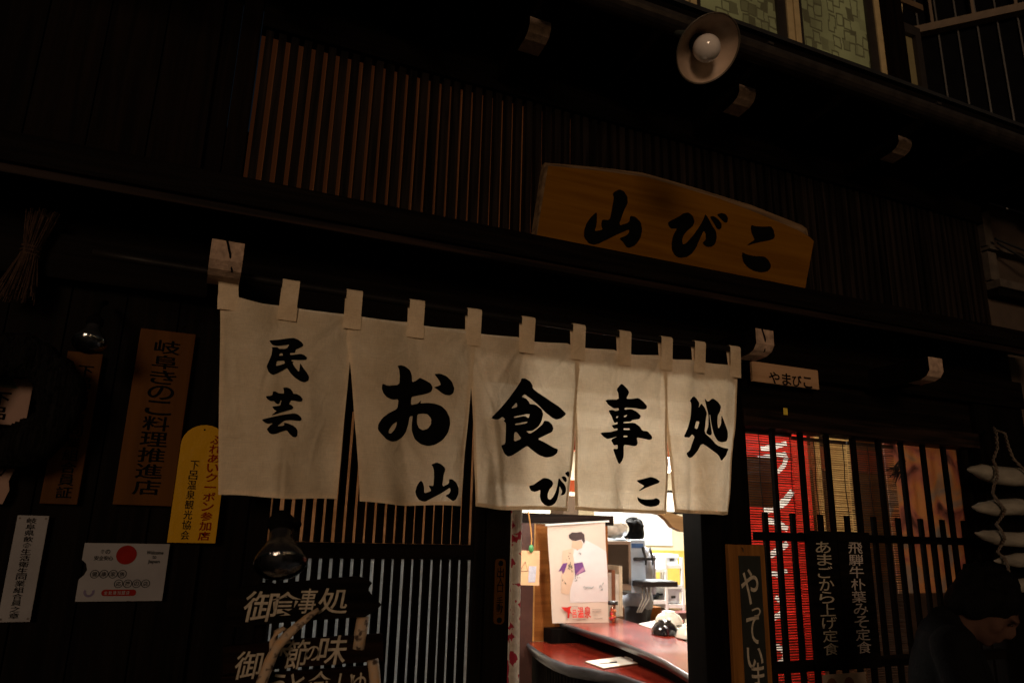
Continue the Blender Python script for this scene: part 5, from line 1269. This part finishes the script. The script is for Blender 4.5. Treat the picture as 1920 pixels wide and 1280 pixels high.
# ---- wooden cask-like cupboard, white rack with boxes
A_ = at(1180, 1138, 3.0); B_ = at(1242, 1170, 3.0)
tag(MB().box(A_.x - .05, B_.x, 3.0, 3.4, B_.z - .2, A_.z).build('brown_cabinet', W_PANEL, None, bevel=.02), 'rounded brown wooden cabinet under the dispenser hoses', 'cabinet')
KY = 3.7
rk = thing('white_rack', 'white slotted metal rack with shelves in the kitchen', 'rack', tuple(at(1250, 1150, KY)))
zt_, zb_ = at(1250, 1050, KY).z, at(1250, 1140, KY).z
xa, xm, xb = at(1202, 1090, KY).x, at(1248, 1090, KY).x, at(1279, 1090, KY).x
for x_ in (xa, xm, xb):
    for yy_ in (KY, KY + .35): bxo('rack_post', WHITE, rk, x_ - .014, x_ + .014, yy_ - .014, yy_ + .014, zb_ - .75, zt_ + (.03 if x_ != xa else -.02))
for x0, x1, f_ in ((xa, xm, .20), (xa, xm, .52), (xa, xm, .86), (xm, xb, .12), (xm, xb, .55), (xm, xb, .95)):
    z_ = zt_ + (zb_ - zt_) * f_; bxo('shelf', WHITE, rk, x0 + .0145, x1 - .0145, KY - .012, KY + .36, z_ - .02, z_ + .015)
def stbox(x0, x1, z0, z1, label):
    o = tag(MB().box(x0, x1, KY + .02, KY + .3, z0, z1).build('storage_box', mat('pale_blue_box', (0.62, 0.66, 0.72), .45), None, bevel=.006), label, 'box', 'storage boxes on the white rack')
    bxo('box_lid', MC['pale_blue_box'], o, x0 - .008, x1 + .008, KY + .012, KY + .308, z1 - .02, z1 + .012)
    bxo('handle', BLACKP, o, (x0 + x1) / 2 - .025, (x0 + x1) / 2 + .025, KY + .014, KY + .0195, (z0 + z1) / 2 - .012, (z0 + z1) / 2 + .012)
zz = zt_ + (zb_ - zt_) * .12 + .016; stbox(xm + .025, xb - .03, zz, zz + .085, 'pale storage box on the top right shelf of the rack')
zz = zt_ + (zb_ - zt_) * .95 + .016; stbox(xm + .02, xb - .02, zz, zz + .13, 'pale storage box on the lowest right shelf of the rack')
pa = at(1230, 1105, KY); 
pan = thing('frying_pan', 'dark pan with curved handle on the rack shelf', 'pan', (pa.x, KY + .1, pa.z - .05))
MB().lathe((pa.x + .02, KY + .15, zt_ + (zb_ - zt_) * .86 + .017), (0, 0, 1), [(0, 0), (0, .09), (.05, .105), (.055, .10), (.012, .085), (.012, 0)], 20).build('pan_body', mat('blue_black_steel', (0.03, 0.04, 0.06), .25, metal=.5), pan, True)
MB().tube([(pa.x + .11, KY + .1, zt_ + (zb_ - zt_) * .86 + .06), (pa.x + .2, KY + .06, zt_ + (zb_ - zt_) * .86 + .07), (pa.x + .25, KY + .05, zt_ + (zb_ - zt_) * .86 + .03)], .010, 8).build('handle', BLACKP, pan, True)
ap = at(1208, 1072, 3.55)
apr = MB()
for j in range(9):
    for i in range(13):
        u, v = i / 12, j / 8; apr.v.append((ap.x - .02 + .16 * u, 3.55 + .012 * math.sin(u * 14), ap.z + .16 - .36 * v))
for j in range(8):
    for i in range(12): k = j * 13 + i; apr.f.append((k, k + 13, k + 14, k + 1))
tag(apr.build('hanging_towel', mat('grey_violet_cloth', (0.32, 0.31, 0.36), .9), None, True), 'grey violet towel hanging beside the white rack', 'towel')
tA = at(1245, 1148, 3.5)
tb = thing('prep_table', 'dark maroon preparation table under the white rack', 'table', (tA.x, 3.5, 0))
bxo('table_top', mat('maroon_top', (0.10, 0.03, 0.03), .4), tb, tA.x - .1, 6.0, 3.5, 4.2, tA.z - .06, tA.z - .005)
for x_, y_ in ((tA.x - .05, 3.55), (5.9, 3.55), (tA.x - .05, 4.1), (5.9, 4.1)): bxo('leg', W_BLACK, tb, x_ - .025, x_ + .025, y_ - .025, y_ + .025, .03, tA.z - .061)
FR = [((0.60, 0.45, 0.05), 'yellow fruit on the kitchen side', 1262, 1168), ((0.10, 0.25, 0.05), 'green vegetable on the kitchen side', 1255, 1173), ((0.55, 0.05, 0.04), 'red vegetable on the kitchen side', 1275, 1172)]
kc = at(1262, 1180, 2.9)
tag(MB().box(kc.x - .25, kc.x + .5, 2.75, 3.1, .5, kc.z + .03).build('kitchen_side', W_BLACK, None, bevel=.004), 'dark low kitchen side behind the white bowls', 'counter')
for k, (c, lab, px, py) in enumerate(FR):
    q = at(px, py, 2.85); tag(MB().ell((q.x, 2.85, kc.z + .062), (.034, .034, .031), 14, 10).build('produce', mat('produce_%d' % k, c, .4), None, True), lab, 'produce')

# ---- lamps inside
def pendant(pl, W, label):
    pend = thing('pendant_lamp', label, 'lamp', tuple(pl), 'pendant lamps inside')
    MB().lathe(pl, (0, 0, 1), [(-.02, .15), (-.005, .14), (.03, .09), (.06, .045), (.09, .03)], 28).build('shade', mat('white_shade', (0.8, 0.78, 0.72), .4), pend, True)
    MB().ell(pl + Vector((0, 0, -.012)), (.055, .055, .04), 18, 12).build('bulb', emitter('lit_bulb', (1.0, .86, .66), 22.0), pend, True)
    MB().tube([pl + Vector((0, 0, .09)), (pl.x, pl.y, 2.70)], .005, 6).build('cord', BLACKP, pend)
    L_ = bpy.data.lights.new('pendant_glow', 'POINT'); L_.energy = W; L_.color = (1, .90, .75); L_.shadow_soft_size = .06
    lo = bpy.data.objects.new('pendant_glow', L_); col.objects.link(lo); lo.location = pl + Vector((0, 0, -.085)); lo.parent = pend
pendant(at(1244, 872, 1.2), 18, 'white glowing pendant lamp showing between the right curtain strips')
pendant(Vector((1.66, 1.15, 1.95)), 32, 'added white pendant lamp hidden behind the curtain to light its middle strips')  # unseen lamp, added to light the curtain cloth from behind
def tube_light(x, y, lng, W, label, along='X', z=2.62):
    r = thing('ceiling_light', label, 'lamp', (x, y, z), 'ceiling lights inside')
    a_, b_ = (lng, .12) if along == 'X' else (.12, lng)
    bxo('housing', WHITE, r, x - a_ / 2, x + a_ / 2, y - b_ / 2, y + b_ / 2, z, z + .08, .004)
    bxo('diffuser', emitter('lit_tube', (1.0, .95, .86), 9.0), r, x - a_ / 2 + .01, x + a_ / 2 - .01, y - b_ / 2 + .01, y + b_ / 2 - .01, z - .02, z - .001)
    A = bpy.data.lights.new('tube_glow', 'AREA'); A.shape = 'RECTANGLE'; A.size = a_; A.size_y = b_; A.energy = W; A.color = (1.0, .97, .91)
    ao = bpy.data.objects.new('tube_glow', A); col.objects.link(ao); ao.location = (x, y, z - .03); ao.parent = r
tube_light(3.9, 3.6, 1.3, 330, 'long white ceiling light over the kitchen')
tube_light(2.62, 0.85, 1.0, 26, 'long white ceiling light over the counter', 'Y')
tube_light(0.8, 1.5, 1.0, 30, 'added unseen ceiling light behind the left lattice door')  # unseen lamp, added to backlight the frosted door pane
# lantern box and driftwood board seen at the upper right of the doorway
A_ = at(1228, 925, 1.9); B_ = at(1283, 962, 1.9)
lb = thing('paper_lantern', 'square white paper lantern with thin dark frame at the top of the doorway', 'lantern', (A_.x, 1.9, B_.z))
bxo('paper_box', emitter('lantern_paper', (1.0, .93, .78), 1.5), lb, A_.x, B_.x + .06, 1.9, 2.12, B_.z, A_.z + .02)
for x_ in (A_.x, A_.x + .085, A_.x + .17, B_.x + .06): bxo('frame_bar', W_BROWN, lb, x_ - .006, x_ + .006, 1.888, 1.899, B_.z - .01, A_.z + .03)
for z_ in (B_.z, A_.z + .02): bxo('frame_bar', W_BROWNX, lb, A_.x - .006, B_.x + .066, 1.886, 1.8985, z_ - .008, z_ + .008)
MB().tube([((A_.x + B_.x) / 2, 2.0, A_.z + .02), ((A_.x + B_.x) / 2, 2.0, 2.70)], .005, 6).build('cord', BLACKP, lb)
dp = [(1226, 962), (1240, 965), (1252, 975), (1262, 988), (1278, 996), (1310, 1000), (1310, 975), (1280, 968), (1262, 962), (1245, 957)]
dw = tag(slab('driftwood_board', wood('driftwood', (0.16, 0.09, 0.035), (0.30, 0.18, 0.08), 'X', .6, .6), [(at(a_, b_, 1.7).x, at(a_, b_, 1.7).z) for a_, b_ in dp], 1.7, .05), 'brown curved wooden board hanging at the upper right of doorway', 'board')
MB().tube([(at(1285, 975, 1.7).x, 1.725, at(1285, 975, 1.7).z), (at(1285, 975, 1.7).x, 1.725, 2.70)], .004, 6).build('cord', CORD, dw)
# red-lacquered transom beams deeper in the room
rbm = at(1240, 900, .9)
bxo('added_dimming_wall', mat('umber_wall', (0.13, 0.055, 0.02), .7, .25, 6, .1), bld, 3.20, 6.09, 1.30, 1.36, .03, 2.70)  # added wall behind the lattice window, keeps kitchen light out of it
for k, (y_, z0, z1) in enumerate(((.85, 1.98, 2.12), (2.5, 1.86, 1.95))):
    bxo('inner_beam', mat('orange_red_lacquer', (0.50, 0.09, 0.025), .35, .1, 5, .05), bld, 1.15, 6.0 if k == 0 else 3.3, y_, y_ + .08, z0, z1, .004)

# ================================================================== PEOPLE
SKIN = mat('skin', (0.30, 0.165, 0.11), .5, .1, 8, .05)
HAIR = mat('black_hair', (0.0025, 0.002, 0.002), .7, .3, 60, .8, stretch=(1, 1, .25), spec=.06)
def remeshed(mb, name, vox, smooth_it=6):
    me = mb.mesh(name); o = bpy.data.objects.new('tmp', me); col.objects.link(o)
    md = o.modifiers.new('r', 'REMESH'); md.mode = 'VOXEL'; md.voxel_size = vox; md.use_smooth_shade = True
    ms = o.modifiers.new('s', 'SMOOTH'); ms.factor = .5; ms.iterations = smooth_it
    dg = bpy.context.evaluated_depsgraph_get(); dg.update()
    out = bpy.data.meshes.new_from_object(o.evaluated_get(dg)); out.name = name
    bpy.data.objects.remove(o)
    for p_ in out.polygons: p_.use_smooth = True
    return out
def limb(mb, pts, rs, n=12):
    for i in range(len(pts) - 1):
        p0, p1 = Vector(pts[i]), Vector(pts[i + 1]); r0, r1 = rs[i], rs[i + 1]
        mb.tube([p0.lerp(p1, k / 5) for k in range(6)], [r0 + (r1 - r0) * k / 5 for k in range(6)], n)
    for p_, r in zip(pts, rs): mb.ell(p_, (r, r, r), n, 8)
def person(label, skin, loc, face_to, hscale, head_pitch, head_yaw, elbow, wrist, jm, tm, hair_len, collar=True):
    """figure in local space facing +Y; head_pitch > 0 looks down. One continuous body; clothes and hair are children"""
    r = thing('person', label, 'person', loc)
    r.rotation_euler.z = math.atan2(-(face_to[0]), face_to[1])
    S = hscale
    HR = Matrix.Rotation(head_yaw, 3, 'Z') @ Matrix.Rotation(-head_pitch, 3, 'X')
    nk = Vector((0, .02, 1.43)) ; hc_ = nk + HR @ Vector((0, .035, .125))
    b = MB()
    # head: cranium, jaw, nose, brow, lips, ears
    def hp(v): return hc_ + HR @ Vector(v)
    b.ell(hp((0, -.012, .025)), (.076, .096, .098), 18, 12, HR); b.ell(hp((0, .028, -.048)), (.058, .066, .068), 16, 10, HR)
    b.ell(hp((0, .060, -.092)), (.026, .026, .020), 10, 8, HR); b.ell(hp((0, .098, -.022)), (.014, .020, .026), 10, 8, HR); b.ell(hp((0, .092, .0)), (.010, .012, .030), 8, 6, HR)
    b.ell(hp((0, .078, .024)), (.055, .022, .014), 12, 8, HR); b.ell(hp((0, .086, -.060)), (.025, .014, .008), 10, 6, HR); b.ell(hp((0, .083, -.071)), (.021, .014, .007), 10, 6, HR)
    for s in (-1, 1):
        b.ell(hp((s * .079, -.008, -.012)), (.010, .020, .032), 10, 8, HR); b.ell(hp((s * .040, .050, -.030)), (.026, .026, .030), 10, 8, HR)
    limb(b, [nk + Vector((0, -.015, -.04)), hp((0, -.01, -.05))], [.058, .054])
    # torso, legs, arms
    b.ell((0, -.005, 1.22), (.165, .105, .21), 18, 12); b.ell((0, 0, .98), (.155, .11, .16), 18, 12); b.ell((0, .0, 1.37), (.16, .075, .065), 16, 10)
    for s in (-1, 1):
        limb(b, [(s * .095, 0, .92), (s * .10, .015, .50), (s * .10, -.01, .09)], [.088, .058, .040]); b.ell((s * .105, .055, .04), (.042, .12, .038), 14, 8)
        sh = Vector((s * .175, -.005, 1.385)); el = Vector((s * elbow[0], elbow[1], elbow[2])); wr = Vector((s * wrist[0], wrist[1], wrist[2]))
        limb(b, [sh, el, wr], [.056, .044, .029]); d = (wr - el).normalized(); side = Vector((-s, 0, 0)); side = (side - d * side.dot(d)).normalized(); nrm = d.cross(side)
        pc = wr + d * .05; Mx = Matrix((side, d, nrm)).transposed(); b.ell(pc, (.038, .052, .015), 14, 8, Mx)
        for k, (off, ln) in enumerate(((-.028, .072), (-.010, .082), (.009, .078), (.027, .062))):
            base = wr + d * .088 + side * off; m1 = base + d * ln * .5 + nrm * s * .006; m2 = m1 + d * ln * .38 + nrm * s * .022
            limb(b, [base, m1, m2], [.0095, .0088, .0075], 8)
        th = wr + d * .03 + side * .034; limb(b, [th, th + d * .03 + side * .022 + nrm * s * .01, th + d * .058 + side * .026 + nrm * s * .018], [.012, .0105, .0085], 8)
    bo = link('body', remeshed(b, 'body', .007, 4), skin, r); bo['_local'] = 1
    # jacket / top
    j = MB(); j.ell((0, -.005, 1.20), (.195, .135, .25), 18, 12); j.ell((0, 0, .98), (.185, .135, .15), 18, 12); j.ell((0, -.005, 1.375), (.185, .098, .075), 16, 10)
    for s in (-1, 1):
        sh = Vector((s * .185, -.005, 1.375)); el = Vector((s * elbow[0], elbow[1], elbow[2])); wr = Vector((s * wrist[0], wrist[1], wrist[2]))
        limb(j, [sh, el, wr - (wr - el).normalized() * .015], [.075, .062, .046])
    if collar: limb(j, [nk + Vector((0, -.02, -.06)), nk + Vector((0, -.012, -.005))], [.088, .074])
    jo = link('jacket', remeshed(j, 'jacket', .012), jm, r); jo['_local'] = 1
    tr = MB(); tr.ell((0, 0, .93), (.17, .125, .12), 16, 10)
    for s in (-1, 1): limb(tr, [(s * .095, 0, .90), (s * .10, .012, .50), (s * .10, -.008, .10)], [.102, .078, .062])
    to = link('trousers', remeshed(tr, 'trousers', .012), tm, r); to['_local'] = 1
    for s in (-1, 1):
        sho = MB(); sho.ell((s * .105, .055, .042), (.050, .135, .045), 16, 10); sho.ell((s * .10, -.02, .075), (.048, .06, .05), 12, 8)
        so_ = link('shoe', remeshed(sho, 'shoe', .010), BLACKP, r); so_['_local'] = 1
    # hair: skull cap with fringe, uneven strands
    h = MB()
    h.ell(hp((0, -.022, .040)), (.091, .104, .098), 20, 14, HR); h.ell(hp((0, -.062, -.005 - hair_len * .4)), (.082, .058, .07 + hair_len), 16, 10, HR)
    for s in (-1, 1): h.ell(hp((s * .074, -.02, .005 - hair_len * .3)), (.022, .042, .055 + hair_len * .5), 10, 8, HR)
    for k in range(22):
        u = -1 + 2 * k / 21; h.ell(hp((u * .066, .058 - .02 * u * u + random.uniform(-.004, .006), .062 + random.uniform(-.012, .012))), (.014, .016, .032), 8, 6, HR)
    for k in range(60):
        A0 = random.uniform(0, 6.28); e_ = random.uniform(.1, 1.3); h.ell(hp((.088 * math.cos(A0) * math.cos(e_), -.022 + .10 * math.sin(A0) * math.cos(e_) * (1 if math.sin(A0) < 0 else .75), .045 + .094 * math.sin(e_))), (.016, .018, .012), 6, 5, HR)
    ho = link('hair', remeshed(h, 'hair', .007, 2), HAIR, r); ho['_local'] = 1
    for s in (-1, 1):
        eo = MB().ell(hp((s * .031, .083, .004)), (.010, .006, .0045), 10, 6, HR).build('eye', mat('dark_eye', (0.015, 0.01, 0.008), .2), r, True); eo['_local'] = 1
    r.scale = (S, S, S)
    return r
# passer-by at lower right, head bowed
DKJ = mat('black_jacket', (0.003, 0.003, 0.0032), .95, .3, 20, .3, spec=.08)
pp = CAM + (R3 @ Vector((1796 - 960, 640 - 1128, -FPX))).normalized() * 2.85
person('person in a black jacket with bowed head and dark hair at lower right', mat('painted_shade_skin', (0.06, 0.031, 0.022), .85, .1, 8, .1, spec=.1), (pp.x - .03, pp.y + .03, 0.0), (.66, -.70), 0.905, math.radians(42), math.radians(-6), (.25, .06, 1.10), (.09, .27, 1.16), DKJ, mat('black_trousers', (0.01, 0.01, 0.012), .8), .02)  # shade on the bowed face is put into this darker skin colour
# cook with his back to the door
ck = at(1194, 1012, 3.0)
person('person with short black hair in the bright kitchen, seen from behind', SKIN, (ck.x, 3.0, .03), (-.72, .69), .985, math.radians(12), math.radians(-70), (.24, .08, 1.10), (.16, .30, 1.05), mat('grey_blue_shirt', (0.30, 0.32, 0.38), .8), mat('dark_apron', (0.03, 0.03, 0.04), .8), .0, False)
settle()
